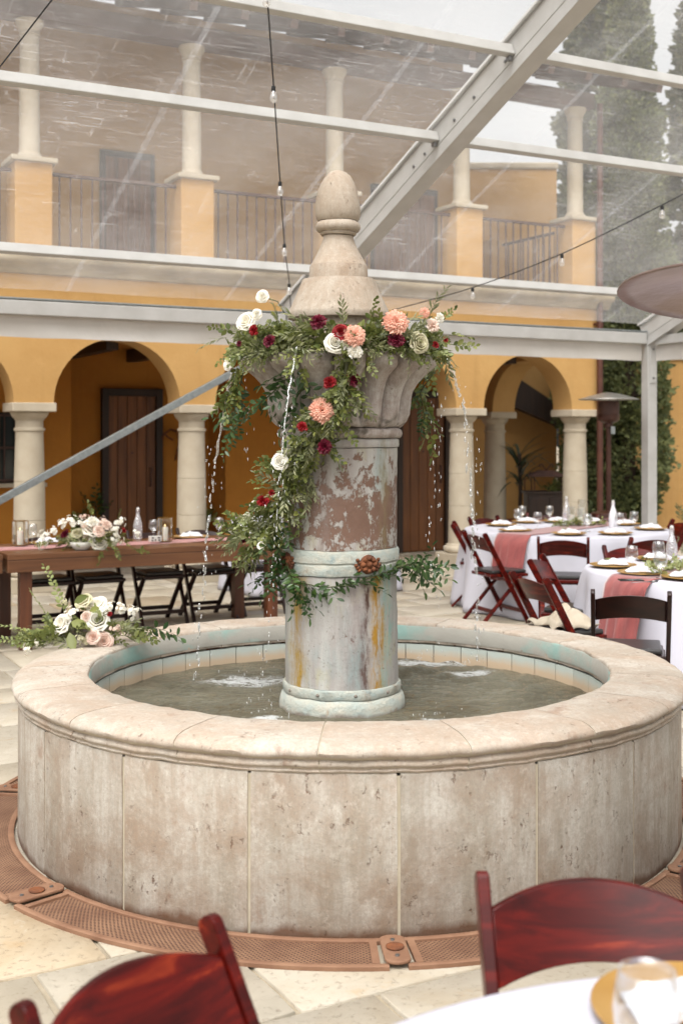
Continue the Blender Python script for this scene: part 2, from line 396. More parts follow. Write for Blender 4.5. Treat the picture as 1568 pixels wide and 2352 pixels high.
def gutter_grime(k, col, tc):
    nz = k.ramp(k.noise(k.co((9, 9, 2.2)), 2.6, 9, .7), [(.45, 0), (.62, 1)])
    col = k.mix(k.math('MULTIPLY', nz, .4), col, srgb(134, 114, 102))
    z = k.n('SeparateXYZ', None, Vector=tc).outputs['Z']
    moss = k.math('MULTIPLY', k.ramp(k.noise(k.co(), 18, 6), [(.5, 0), (.62, 1)]), k.ramp(k.math('SUBTRACT', 1.80, z), [(0, 0), (.06, 1)]))
    return k.mix(k.math('MULTIPLY', moss, .75), col, srgb(70, 62, 42))
M['capital'] = travertine('weathered_capital_stone', srgb(236, 230, 222), srgb(212, 202, 194), srgb(186, 166, 154), .8, .8, .3, sc=2.2, rnd=0, stain=gutter_grime)
def shaft(name, zc, zw, brown_bias, streaks):
    k = NT(name); tc = k.n('TexCoord').outputs['Object']; xyz = k.n('SeparateXYZ', None, Vector=tc)
    X, Y, Z = xyz.outputs
    v = k.co(); vs_ = k.co((10, 10, 1.1))
    base = k.mix(k.ramp(k.noise(vs_, 1.3, 7, .62), [(.3, 0), (.7, 1)]), srgb(216, 214, 206), srgb(178, 166, 160))
    teal = k.ramp(k.noise(k.co((3, 3, 1)), 2.2, 5), [(.52, 0), (.68, 1)])
    base = k.mix(k.math('MULTIPLY', teal, .6), base, srgb(160, 192, 190))
    cream = k.ramp(k.noise(k.co((4, 4, 2), loc=(3, 1, 2)), 2.6, 6), [(.55, 0), (.66, 1)])
    base = k.mix(k.math('MULTIPLY', cream, .6), base, srgb(206, 200, 164))
    zz = k.math('DIVIDE', k.math('SUBTRACT', Z, zc), zw); zz = k.math('MULTIPLY', zz, zz)
    thr = k.math('SUBTRACT', brown_bias, k.math('MULTIPLY', zz, .13))
    nb = k.math('ADD', k.math('MULTIPLY_ADD', k.math('SUBTRACT', k.noise(k.co((1, 1, .7), loc=(5, 2, 1)), 34, 6, .7), .5), .34, k.noise(k.co((1, 1, .7)), 15, 10, .76, .2)), thr)
    br = k.ramp(nb, [(.56, 0), (.585, 1)])
    bcol = k.mix(k.noise(v, 22, 6), srgb(152, 118, 100), srgb(120, 88, 70))
    edge = k.ramp(nb, [(.53, 0), (.56, 1), (.60, 0)])
    col = k.mix(br, base, bcol)
    col = k.mix(k.math('MULTIPLY', edge, .45), col, srgb(214, 208, 198))
    for (sx, w, c, amt, sd) in streaks:
        wob = k.math('MULTIPLY_ADD', k.noise(k.co((.5, .5, 2.2), loc=(sd, 0, 0)), 3, 8, .7), .09, sx - .045)
        g = k.math('DIVIDE', k.math('SUBTRACT', X, wob), w); g = k.math('EXPONENT', k.math('MULTIPLY', k.math('MULTIPLY', g, g), -1.0))
        front = k.math('LESS_THAN', Y, 0.0); g = k.math('MULTIPLY', g, front)
        nn = k.ramp(k.noise(k.co((11, 11, 2.6), loc=(0, sd, 0)), 2.6, 10, .75), [(.40, 0), (.6, 1)])
        col = k.mix(k.math('MULTIPLY', k.math('MULTIPLY', g, nn), amt, clamp=True), col, c)
    sp = k.ramp(k.noise(v, 60, 5, .7), [(.6, 0), (.68, 1)])
    col = k.mix(k.math('MULTIPLY', sp, .5), col, srgb(104, 84, 72))
    h = k.math('SUBTRACT', k.math('MULTIPLY', k.noise(v, 45, 6, .7), .6), k.math('MULTIPLY', br, .5))
    return k.done(k.bsdf(col, .75, k.bump(h, .6, .008)))
M['shaft_up'] = shaft('peeling_paint_shaft', 1.33, .24, .118, [(-.12, .05, srgb(150, 130, 120), .7, 1), (.15, .02, srgb(150, 132, 92), .8, 3)])
M['shaft_low'] = shaft('rust_streaked_shaft', .8, .3, -.06, [(.125, .032, srgb(196, 146, 42), 1.5, 2), (.065, .016, srgb(92, 62, 48), 1.5, 5), (-.225, .03, srgb(188, 152, 70), 1.2, 7), (0.02, .07, srgb(158, 140, 136), .6, 9), (.165, .02, srgb(160, 196, 184), 1.0, 11)])
def band_mat():
    k = NT('chalky_band'); v = k.co()
    col = k.mix(k.ramp(k.noise(k.co((2, 2, 4)), 5, 8, .7), [(.35, 0), (.65, 1)]), srgb(222, 216, 198), srgb(190, 204, 198))
    col = k.mix(k.math('MULTIPLY', k.ramp(k.noise(k.co((1, 1, 1), loc=(4, 4, 1)), 9, 8, .7), [(.56, 0), (.66, 1)]), .7), col, srgb(168, 142, 116))
    col = k.mix(k.math('MULTIPLY', k.ramp(k.noise(k.co((1, 1, .6), loc=(1, 7, 3)), 6, 6, .6), [(.63, 0), (.7, 1)]), .8), col, srgb(186, 126, 52))
    col = k.mix(k.math('MULTIPLY', k.ramp(k.noise(k.co((1, 1, 1), loc=(9, 1, 5)), 7, 5), [(.64, 0), (.7, 1)]), .7), col, srgb(108, 152, 164))
    zz = k.n('SeparateXYZ', None, Vector=v).outputs['Z']; lowz = k.ramp(k.math('MULTIPLY_ADD', k.math('SUBTRACT', k.math('MULTIPLY', k.noise(v, 20, 5), .05), k.math('SUBTRACT', zz, .465)), 18, .2), [(.35, 0), (.7, 1)])
    col = k.mix(k.math('MULTIPLY', lowz, .75), col, srgb(138, 116, 100))
    return k.done(k.bsdf(col, .85, k.bump(k.noise(v, 55, 6, .7), .9, .008)))
M['band'] = band_mat()
M['rust'] = simple('rusty_iron', srgb(158, 92, 48), srgb(96, 56, 36), 22, .85, .8, 70, dist=.006)
def plaster_in():
    k = NT('turquoise_limewash'); v = k.co()
    tq = k.ramp(k.noise(k.co((1.4, 1.4, 2)), 1.3, 5, .6), [(.44, 0), (.56, 1)])
    col = k.mix(k.noise(v, 9, 6), srgb(212, 208, 196), srgb(190, 184, 172))
    col = k.mix(k.math('MULTIPLY', tq, .8), col, srgb(160, 206, 196))
    br = k.ramp(k.noise(v, 7, 8, .7), [(.64, 0), (.69, 1)]); col = k.mix(k.math('MULTIPLY', br, .7), col, srgb(168, 134, 112))
    return k.done(k.bsdf(col, .8, k.bump(k.noise(v, 30, 6), .4, .006)))
M['limewash'] = plaster_in()
def pooltile():
    k = NT('basin_tile'); tc = k.n('TexCoord').outputs['Object']; z = k.n('SeparateXYZ', None, Vector=tc).outputs['Z']
    nz = k.math('MULTIPLY_ADD', k.noise(k.co(), 14, 4), .03, z)
    f = k.ramp(k.math('MULTIPLY', k.math('SUBTRACT', nz, .49), 16), [(.2, 0), (.8, 1)])
    col = k.mix(f, srgb(222, 196, 164), srgb(206, 214, 204)); oi = k.n('ObjectInfo').outputs['Random']
    col = k.n('HueSaturation', None, Color=col, Value=k.math('MULTIPLY_ADD', oi, .16, .92)).outputs[0]
    return k.done(k.bsdf(col, .35, k.bump(k.noise(k.co(), 30, 3), .1, .003)))
M['pooltile'] = pooltile()
def grate():
    k = NT('rusty_grate'); tc = k.n('TexCoord').outputs['UV']
    v = k.co((1, 1, 1), 'UV')
    vor = k.n('TexVoronoi', dict(feature='F1'), Vector=v, Scale=1.0, Randomness=0.0).outputs['Distance']
    hole = k.ramp(vor, [(.24, 1), (.36, 0)])
    col = k.mix(k.ramp(k.noise(k.co(), 7, 6), [(.35, 0), (.65, 1)]), srgb(164, 124, 94), srgb(136, 96, 70))
    col = k.mix(hole, col, srgb(74, 42, 28))
    return k.done(k.bsdf(col, .75, k.bump(k.math('SUBTRACT', k.noise(k.co(), 60, 4), hole), .6, .004)))
M['grate'] = grate()
M['grate_frame'] = simple('grate_frame_rust', srgb(172, 130, 100), srgb(142, 100, 74), 9, .75, .5, 60)
def flag():
    k = NT('travertine_paving'); oi = k.n('ObjectInfo').outputs['Random']
    tc = k.n('TexCoord').outputs['Object']
    off = k.n('CombineXYZ', None, X=k.math('MULTIPLY', oi, 23.0), Y=k.math('MULTIPLY', oi, 17.0)); ad = k.n('VectorMath', dict(operation='ADD')); k.set(ad.inputs[0], tc); k.set(ad.inputs[1], off.outputs[0])
    v = ad.outputs[0]
    a = k.ramp(k.noise(v, 2.2, 8, .62, .5), [(.3, 0), (.7, 1)])
    base = k.ramp(oi, [(0, srgb(226, 215, 194)), (.3, srgb(216, 207, 192)), (.6, srgb(226, 212, 186)), (.85, srgb(208, 203, 192)), (1, srgb(222, 202, 170))])
    alt = k.ramp(oi, [(0, srgb(200, 182, 152)), (.5, srgb(190, 181, 164)), (1, srgb(202, 178, 142))])
    col = k.mix(a, base, alt)
    oc = k.ramp(k.noise(v, 4.2, 7, .65), [(.6, 0), (.7, 1)]); col = k.mix(k.math('MULTIPLY', oc, .5), col, srgb(204, 162, 102))
    wh = k.ramp(k.noise(v, 5.0, 8, .7, .8), [(.62, 0), (.72, 1)]); col = k.mix(k.math('MULTIPLY', wh, .6), col, srgb(238, 232, 218))
    pt_ = k.ramp(k.noise(v, 38, 5, .75), [(.56, 0), (.66, 1)]); col = k.mix(k.math('MULTIPLY', pt_, .3), col, srgb(150, 120, 90))
    h = k.math('SUBTRACT', k.noise(v, 9, 6), k.math('MULTIPLY', pt_, .4))
    return k.done(k.bsdf(col, k.ramp(k.noise(v, 3, 4), [(.3, .42), (.7, .7)]), k.bump(h, .5, .012)))
M['flag'] = flag()
def pool_water(imp):
    k = NT('pool_water'); tc = k.n('TexCoord').outputs['Object']
    v = k.co(); xyz = k.n('SeparateXYZ', None, Vector=tc)
    foam = None
    for (fx, fy, fr, sq) in imp:
        dx = k.math('DIVIDE', k.math('SUBTRACT', xyz.outputs[0], fx), fr * sq); dy = k.math('DIVIDE', k.math('SUBTRACT', xyz.outputs[1], fy), fr)
        d = k.math('EXPONENT', k.math('MULTIPLY', k.math('ADD', k.math('MULTIPLY', dx, dx), k.math('MULTIPLY', dy, dy)), -1.0))
        foam = d if foam is None else k.math('MAXIMUM', foam, d)
    nz = k.math('SUBTRACT', .92, k.math('MULTIPLY', k.math('ABSOLUTE', k.math('SUBTRACT', k.noise(k.co((1, 2.6, 1)), 7, 7, .7, 1.5), .5)), 3.2))
    fm = k.ramp(k.math('MULTIPLY', k.math('ADD', k.math('MULTIPLY', foam, .6), nz), .6), [(.66, 0), (.8, 1)])
    col = k.mix(k.ramp(k.noise(v, 2.0, 4), [(.35, 0), (.65, 1)]), srgb(132, 126, 106), srgb(96, 89, 70))
    col = k.mix(fm, col, srgb(236, 238, 236))
    b = k.bump(k.noise(k.co((1, 2.0, 1)), 15, 6, .62, .9), .9, .03)
    rg = k.math('MULTIPLY_ADD', fm, .5, .06)
    return k.done(k.bsdf(col, rg, b, IOR=1.33))
def leafmat(name, c1, c2, rough=.45, tl=.25):
    k = NT(name); oi = k.n('ObjectInfo').outputs['Random']; ge = k.n('NewGeometry').outputs['Random Per Island']
    f = k.math('FRACT', k.math('ADD', oi, ge))
    col = k.mix(f, c1, c2); bf = k.n('NewGeometry').outputs['Backfacing']
    col = k.mix(k.math('MULTIPLY', bf, .35), col, tuple(min(1, x * 1.6 + .03) for x in c1))
    p = k.bsdf(col, rough); t = k.n('BsdfTranslucent'); k.set(t.inputs['Color'], k.n('HueSaturation', None, Color=col, Value=1.5).outputs[0])
    m = k.n('MixShader', None, Fac=tl); k.set(m.inputs[1], p); k.set(m.inputs[2], t); return k.done(m)
M['leaf_a'] = leafmat('huckleberry_leaf', srgb(84, 98, 38), srgb(158, 162, 84))
M['leaf_b'] = leafmat('olive_leaf', srgb(106, 114, 72), srgb(180, 180, 132))
M['leaf_c'] = leafmat('smilax_leaf', srgb(44, 76, 34), srgb(92, 120, 58), .35)
M['leaf_d'] = leafmat('pale_greenery_leaf', srgb(138, 152, 84), srgb(192, 198, 138))
M['leaf_dark'] = leafmat('cypress_leaf', srgb(78, 90, 50), srgb(146, 150, 92), .7)
M['leaf_tree'] = leafmat('tree_leaf', srgb(66, 74, 44), srgb(124, 122, 84), .7)
M['leaf_yucca'] = leafmat('yucca_leaf', srgb(40, 58, 38), srgb(74, 92, 60), .4)
def petal(name, c1, c2, sss=.15):
    k = NT(name); oi = k.n('ObjectInfo').outputs['Random']; ge = k.n('NewGeometry').outputs['Random Per Island']
    col = k.mix(k.math('FRACT', k.math('ADD', ge, oi)), c1, c2)
    p = k.bsdf(col, .6); t = k.n('BsdfTranslucent'); k.set(t.inputs['Color'], col)
    m = k.n('MixShader', None, Fac=.3); k.set(m.inputs[1], p); k.set(m.inputs[2], t); return k.done(m)
M['p_white'] = petal('white_petal', srgbw(248, 246, 238, .95), srgbw(242, 236, 220, .95))
M['p_blush'] = petal('blush_petal', srgbw(248, 230, 216, .92), srgbw(240, 210, 194, .92))
M['p_peach'] = petal('peach_petal', srgbw(246, 200, 176, .9), srgbw(238, 170, 146, .9))
M['p_red'] = petal('red_petal', srgbw(188, 14, 26), srgbw(140, 6, 18))
M['p_burg'] = petal('burgundy_petal', srgbw(142, 14, 54), srgbw(96, 8, 36))
M['p_cream'] = petal('cream_petal', srgbw(244, 236, 206), srgbw(228, 222, 176))
# ================================================================== GROUND
FC = Vector((.035, 5.46, 0))          # centre of the fountain basin
tag(MB().add([(-120, -60, -.03), (120, -60, -.03), (120, 180, -.03), (-120, 180, -.03)], [(0, 1, 2, 3)]).build('ground', M['grout']), kind='structure')
pav = tag(MB().add([F(-9, -16, -.012), F(12, -16, -.012), F(12, 9, -.012), F(-9, 9, -.012)], [(0, 1, 2, 3)]).build('pavement', M['grout']), kind='structure')
def flag_mesh(w, h, sd):
    rnd = random.Random(sd); poly = []
    def edge(p, q, k):
        for i in range(k):
            t = i / k; v = Vector(p).lerp(Vector(q), t); poly.append(v + Vector((rnd.uniform(-.005, .005), rnd.uniform(-.005, .005), 0)))
    a, b = w / 2, h / 2
    edge((-a, -b, 0), (a, -b, 0), 5); edge((a, -b, 0), (a, b, 0), 4); edge((a, b, 0), (-a, b, 0), 5); edge((-a, b, 0), (-a, -b, 0), 4)
    n = len(poly); top = [p * .988 for p in poly]; m = MB()
    vs = [p + Vector((0, 0, -.025)) for p in poly] + [p + Vector((0, 0, -.004)) for p in poly] + [p for p in top]
    fs = [(i, (i + 1) % n, n + (i + 1) % n, n + i) for i in range(n)] + [(n + i, n + (i + 1) % n, 2 * n + (i + 1) % n, 2 * n + i) for i in range(n)]
    fs.append(tuple(range(2 * n, 3 * n)))
    return m.add(vs, fs).mesh('paving_stone', M['flag'], 60)
rnd = random.Random(3)
ROWS = [.62, .44, .62, .80]; WID = [.62, .8, .98, .44]
FM = {(w, h, s): flag_mesh(w - .016, h - .016, hash((w, h, s)) % 999) for w in WID for h in set(ROWS) for s in (0, 1)}
cands = []; q = -13.5; ri = 0
while q < 2.2:
    h = ROWS[ri % 4]; p = -8 + rnd.uniform(0, .7)
    while p < 9:
        w = rnd.choice(WID); c = F(p + w / 2, q + h / 2)
        px = W0 / 2 + FPX * c.x / max(c.y, 1.5); py = HOR + FPX * EYE / max(c.y, .1)
        if c.y > -1.5 and -1600 < px < 3200 and (c - FC).length > 1.15: cands.append((c, w, h))
        p += w
    q += h; ri += 1
def shown(c):
    x = W0 / 2 + FPX * c.x / max(c.y, .1); y = HOR + FPX * EYE / max(c.y, .1)
    return c.y > 2.5 and -150 < x < 1720 and y < 2600
cands.sort(key=lambda t: (not shown(t[0]), t[0].y))
rest = MB()
for i, (c, w, h) in enumerate(cands[300:]):
    me = FM[(w, h, i % 2)]; mt = Matrix.Translation((c.x, c.y, 0)) @ Matrix.Rotation(UANG, 4, 'Z')
    rest.add([mt @ v.co for v in me.vertices], [tuple(p.vertices) for p in me.polygons])
if rest.v: tag(rest.build('paving_stones', M['flag'], pav, 60), kind='stuff')
for i, (c, w, h) in enumerate(cands[:300]):
    link('paving_stone', FM[(w, h, i % 2)], pav, (c.x, c.y, rnd.uniform(-.0015, .0015)), (0, 0, UANG + (math.pi if rnd.random() < .5 else 0)))
print('PAVING', len(cands), sum(shown(t[0]) for t in cands))

# ================================================================== ARCADE BUILDING (local x along the arcade, y into the building)
BL = thing('arcade_building', 'yellow stucco building with arched ground floor arcade and columned balcony above', 'building', (C2.x, C2.y, 0), UANG)
AR = .72; SPR = 2.03; A0, A1 = -3.3 * BAY, 3 * BAY + .24
w = MB()
def arched(mb, cols, x0, x1, ztop, f, th):
    """wall with semicircular arches between consecutive column axes; f maps (along, through, z)"""
    prof = [(x0, SPR)]
    for i in range(len(cols) - 1):
        mid = (cols[i] + cols[i + 1]) / 2
        for k in range(25):
            t = math.pi * (1 - k / 24); prof.append((mid + AR * math.cos(t), SPR + AR * 1.0 * math.sin(t)))
    prof.append((x1, SPR)); n = len(prof); vs = []
    for (x, z) in prof: vs += [f(x, -th, z), f(x, -th, ztop), f(x, th, z), f(x, th, ztop)]
    fs = []
    for i in range(n - 1):
        a, b = 4 * i, 4 * i + 4
        if abs(prof[i][0] - prof[i + 1][0]) > 1e-6: fs += [(a, b, b + 1, a + 1), (a + 2, a + 3, b + 3, b + 2)]
        fs.append((a, a + 2, b + 2, b)); fs.append((a + 1, b + 1, b + 3, a + 3))
    fs += [(0, 1, 3, 2), (4 * n - 4, 4 * n - 2, 4 * n - 1, 4 * n - 3)]
    mb.add(vs, fs)
arched(w, [i * BAY for i in range(-3, 4)], A0, A1, 3.44, lambda x, t, z: (x, t, z), .2)
w.build('facade_wall', M['stucco'], BL, 40, fix=False)
w = MB(); arched(w, [.0, BAY + .02], .21, BAY + .25, 3.40, lambda x, t, z: (3 * BAY + t, x, z), .2)
w.build('end_arch_wall', M['stucco'], BL, 40, fix=False)
def column(x, y):
    prof = [(.175, .28), (.172, .5), (.168, .76), (.163, .763), (.163, .769), (.168, .772), (.163, 1.18), (.158, 1.183), (.158, 1.189), (.163, 1.192), (.148, 1.70), (.150, 1.725), (.162, 1.73), (.166, 1.745), (.162, 1.76), (.148, 1.765), (.147, 1.84), (.158, 1.85), (.160, 1.86), (.175, 1.87), (.195, 1.90), (.205, 1.925), (.2, 1.935)]
    b = [(.2, .16), (.226, .175), (.236, .2), (.232, .23), (.215, .25), (.2, .255), (.198, .268), (.182, .275), (.176, .282)]
    c = MB().lathe(prof, 36).build('column', M['limestone'], BL, 40, loc=(x, y, 0))
    MB().lathe(b, 36).build('column_base', M['limestone'], c, 40)
    MB().box((0, 0, .08), (.5, .5, .16)).build('plinth', M['limestone'], c, bevel=.008)
    MB().box((0, 0, 1.983), (.47, .47, .095)).build('abacus', M['limestone'], c, bevel=.008)
for i in range(-2, 4): column(i * BAY, 0)
column(3 * BAY, BAY + .02)
# back wall of the arcade: plane A, a deep door recess, plane A again
NA, NR = 1.75, 2.35
aL, aR = a_at(163, NA), a_at(518, NA)
def wl(name, x0, x1, y0, y1, z0, z1, m='stucco_shade'):
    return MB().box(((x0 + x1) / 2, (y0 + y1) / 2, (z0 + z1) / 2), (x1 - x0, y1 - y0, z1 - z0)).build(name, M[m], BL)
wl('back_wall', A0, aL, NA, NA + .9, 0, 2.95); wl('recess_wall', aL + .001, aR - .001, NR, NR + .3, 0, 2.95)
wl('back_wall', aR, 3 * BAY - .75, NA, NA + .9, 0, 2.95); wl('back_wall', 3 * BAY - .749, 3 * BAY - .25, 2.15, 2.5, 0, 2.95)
wl('end_light_block', A0 - .3, A0, -.2, 2.6, 0, 3.44, 'stucco')  # unseen end wall, added to keep side light out of the arcade
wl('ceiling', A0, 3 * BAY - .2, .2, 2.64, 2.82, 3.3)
for i in range(13):
    x = A0 + .35 + i * .93 + .28
    if x < 3 * BAY - .3: MB().box((x, 1.2, 2.735), (.15, 2.0 if not aL < x < aR else 2.28, .165)).build('ceiling_beam', M['darkwood'], BL, bevel=.01, loc=(0, .02 if not aL < x < aR else .0, 0)) if not aL < x < aR else MB().box((x, 1.27, 2.735), (.15, 2.14, .165)).build('ceiling_beam', M['darkwood'], BL, bevel=.01)
def door(x0, x1, n, ztop, planks=5, label=None):
    W = x1 - x0; fr = MB()
    fr.box((x0 + .045, n - .05, ztop / 2), (.09, .1, ztop)); fr.box((x1 - .045, n - .05, ztop / 2), (.09, .1, ztop)); fr.box(((x0 + x1) / 2, n - .05, ztop - .05), (W - .18, .1, .1))
    d = fr.build('door', M['darkwood'], BL, bevel=.006)
    pw = (W - .18) / planks
    for i in range(planks):
        MB().box((x0 + .09 + pw * (i + .5), n - .03, (ztop - .1) / 2 + .01), (pw - .008, .05, ztop - .12)).build('plank', M['doorwood'], d, bevel=.004)
    MB().tube([(x1 - .17, n - .075, 1.0), (x1 - .17, n - .10, 1.03), (x1 - .17, n - .10, 1.22), (x1 - .17, n - .075, 1.25)], .011, 6).build('handle', M['iron'], d, True)
    ph = MB().lathe([(0, 0), (.014, .0), (.014, .01), (0, .012)], 10).build('peephole', M['iron'], d, loc=((x0 + x1) / 2, n - .056, 1.45)); ph.rotation_euler = (R(90), 0, 0)
door(a_at(230, NR), a_at(369, NR), NR, 2.30)
door(a_at(905, NA), a_at(1027, NA), NA, 2.32, 5)
# barred window in the leftmost visible bay
wx0, wx1 = a_at(-60, NA), a_at(93, NA)
win = MB(); win.box(((wx0 + wx1) / 2, NA - .03, 1.53), (wx1 - wx0, .06, .86)); win = win.build('window', M['darkwood'], BL, bevel=.006)
for r in range(2):
    for c in range(3):
        pw = (wx1 - wx0 - .12) / 3; MB().box((wx0 + .06 + pw * (c + .5), NA - .066, 1.33 + r * .4), (pw - .03, .01, .36)).build('pane', M['windowglass'], win)
for k in range(6):
    x = wx0 + .07 + k * (wx1 - wx0 - .14) / 5; MB().tube([(x, NA - .12, 1.1), (x, NA - .12, 1.96)], .009, 6).build('grille_bar', M['iron'], win)
for z in (1.14, 1.53, 1.92): MB().box(((wx0 + wx1) / 2, NA - .12, z), (wx1 - wx0, .018, .018)).build('grille_rail', M['iron'], win)
MB().box(((wx0 + wx1) / 2, NA - .06, 1.075), (wx1 - wx0 + .1, .14, .05)).build('sill', M['limestone'], win, bevel=.006)
# cornice, balcony floor
cp = [(0, 3.40), (-.04, 3.41), (-.06, 3.45), (-.10, 3.49), (-.14, 3.51), (-.16, 3.54), (-.16, 3.585), (-.13, 3.60), (0, 3.61)]
m = MB(); xs = [A0 + (A1 + .16 - A0) * i / 40 for i in range(41)]
m.grid(40, len(cp) - 1, lambda u, v: (xs[round(u * 40)], -.201 + cp[round(v * (len(cp) - 1))][0], cp[round(v * (len(cp) - 1))][1]))
m.build('cornice', M['cornice'], BL, 40, fix=False)
wl('cornice_return', A1, A1 + .16, -.2, BAY + .3, 3.44, 3.6, 'cornice')
wl('balcony_floor', A0, A1, -.19, 3.4, 3.445, 3.58, 'limestone')
wl('upper_back_wall', A0, 3 * BAY - .5, 2.0, 2.3, 3.58, 7.25, 'stucco')
# balcony piers and slender columns
for i in list(range(-2, 4)):
    x = i * BAY
    p = MB().box((x, 0, 4.09), (.40, .40, 1.03)).build('balcony_pier', M['stucco'], BL, bevel=.012)
    MB().box((x, 0, 4.63), (.5, .5, .055)).build('pier_cap', M['limestone'], p, bevel=.012)
    prof = [(.15, 4.655), (.15, 4.69), (.13, 4.71), (.11, 4.75), (.108, 5.2), (.1, 5.95), (.1, 6.0), (.112, 6.01), (.112, 6.03), (.105, 6.04), (.12, 6.08), (.15, 6.13), (.15, 6.17)]
    MB().lathe(prof, 28).build('balcony_column', M['limestone'], BL, 40, loc=(x, 0, 0))
p = MB().box((3 * BAY, BAY, 4.09), (.40, .40, 1.03)).build('balcony_pier', M['stucco'], BL, bevel=.012)
wl('eave_beam', A0, A1, -.12, .12, 6.175, 6.38, 'soffit')
def railing(f, L):
    r = MB(); r.box((L / 2, 0, 4.53), (L, .05, .035)); n = max(3, round(L / .125))
    me = r.mesh('railing', M['iron']); o = link('railing', me, BL, (f[0], f[1], 0), (0, 0, f[2]), bevel=.004)
    link('bottom_rail', MB().box((L / 2, 0, 3.70), (L, .03, .03)).mesh('bottom_rail', M['iron']), o)
    bm = MB().box((0, 0, 4.115), (.017, .017, .80)).mesh('baluster', M['iron'])
    for k in range(1, n): link('baluster', bm, o, (L * k / n, 0, 0))
for i in range(-2, 3): railing((i * BAY + .2, -.02, 0), BAY - .4)
railing((3 * BAY, .2, R(90)), BAY - .4)
# upper doors / shutters on the balcony wall
for (p0, p1, z1) in ((228, 352, 5.35), (850, 1000, 5.3)):
    x0, x1 = a_at(p0, 2.0), a_at(p1, 2.0)
    d = MB().box(((x0 + x1) / 2, 1.97, (3.58 + z1) / 2), (x1 - x0, .06, z1 - 3.58)).build('balcony_door', M['darkwood'], BL, bevel=.006)
    for k in range(4):
        pw = (x1 - x0 - .12) / 4; MB().box((x0 + .06 + pw * (k + .5), 1.935, (3.6 + z1) / 2), (pw - .01, .02, z1 - 3.58 - .2)).build('plank', M['doorwood'], d)
# roof: barrel tiles above dark rafters
m = MB(); na = 470; ax0, ax1 = A0 - .3, A1 + .75
def roofp(u, v):
    x = ax0 + (ax1 - ax0) * u; n = -.78 + 4.0 * v
    return (x, n, 6.47 + .33 * (n + .78) + .035 * abs(math.sin(math.pi * (x - ax0) / .19)))
m.grid(na, 6, roofp); m.build('roof', M['tile_roof'], BL, False)
m = MB(); m.grid(2, 2, lambda u, v: (ax0 + (ax1 - ax0) * u, -.76 + 3.9 * v, 6.44 + .33 * (3.9 * v + .02))); m.build('roof_boarding', M['soffit'], BL)
for k in range(22):
    x = ax0 + .1 + k * (ax1 - ax0 - .2) / 21
    MB().beam((x, -.7, 6.40), (x, 1.99, 6.40 + .33 * 2.69), .09, .12).build('rafter', M['soffit'], BL)
MB().tube([(A1 - .03, -.27, 0), (A1 - .03, -.27, 6.2)], .042, 12).build('downspout', M['brownmetal'], BL, 40)
for z in (.4, 2.2, 3.2, 5.0): MB().box((A1 - .03, -.24, z), (.13, .06, .03)).build('pipe_bracket', M['brownmetal'], BL)
# iron wall bracket beside the recessed door
sx = a_at(402, NR); b = MB()
b.tube([(sx, NR - .01, 1.75), (sx, NR - .06, 1.72), (sx + .02, NR - .10, 1.6), (sx, NR - .07, 1.45), (sx, NR - .01, 1.35)], .012, 6)
b.tube([(sx, NR - .02, 1.74), (sx - .10, NR - .1, 1.76), (sx - .2, NR - .12, 1.70), (sx - .22, NR - .1, 1.63)], .014, 6); b.tube([(sx - .05, NR - .05, 1.62), (sx - .14, NR - .1, 1.66), (sx - .21, NR - .11, 1.72)], .012, 6)
b.build('wall_bracket', M['rust'], BL, True)

# ================================================================== WING AND GARDEN WALL BEHIND
WG = thing('house_wing', 'plain yellow house wing standing behind the balcony corner', 'building', (2.9, 20.5, 0))
MB().box((0, 1.5, 3.1), (1.5, 3.0, 6.2)).build('wall', M['stucco'], WG)
MB().box((0, 1.5, 6.26), (1.56, 3.06, .12)).build('roof', M['limestone'], WG, bevel=.03)
WG2 = thing('garden_wall', 'yellow stucco garden wall with sloping top behind the cypress', 'wall', (3.7, 20.3, 0))
MB().prism([(0, 0, 0), (5, 0, 0), (5, 0, 1.9), (2.0, 0, 2.95), (0, 0, 2.95)], (0, .3, 0)).build('wall_face', M['stucco'], WG2)
MB().beam((2.0, .15, 3.0), (5, .15, 1.95), .38, .08).build('coping', M['limestone'], WG2); MB().box((1.0, .15, 2.99), (2.0, .38, .08)).build('coping', M['limestone'], WG2)
ST = thing('stair_flight', 'dark slab for the sloping shade under outdoor stair, seen through the end arch', 'stairs', (2.3, 20.0, 0))
MB().prism([(0, 0, 3.05), (1.5, 0, 2.05), (1.5, 0, 1.75), (0, 0, 2.4)], (0, .45, 0)).build('stair_shade', M['darkwood'], ST)  # dark slab puts the sloping shade under the stair into its colour
MB().box((1.45, .22, .95), (.14, .4, 1.9)).build('support_pier', M['stucco'], ST)

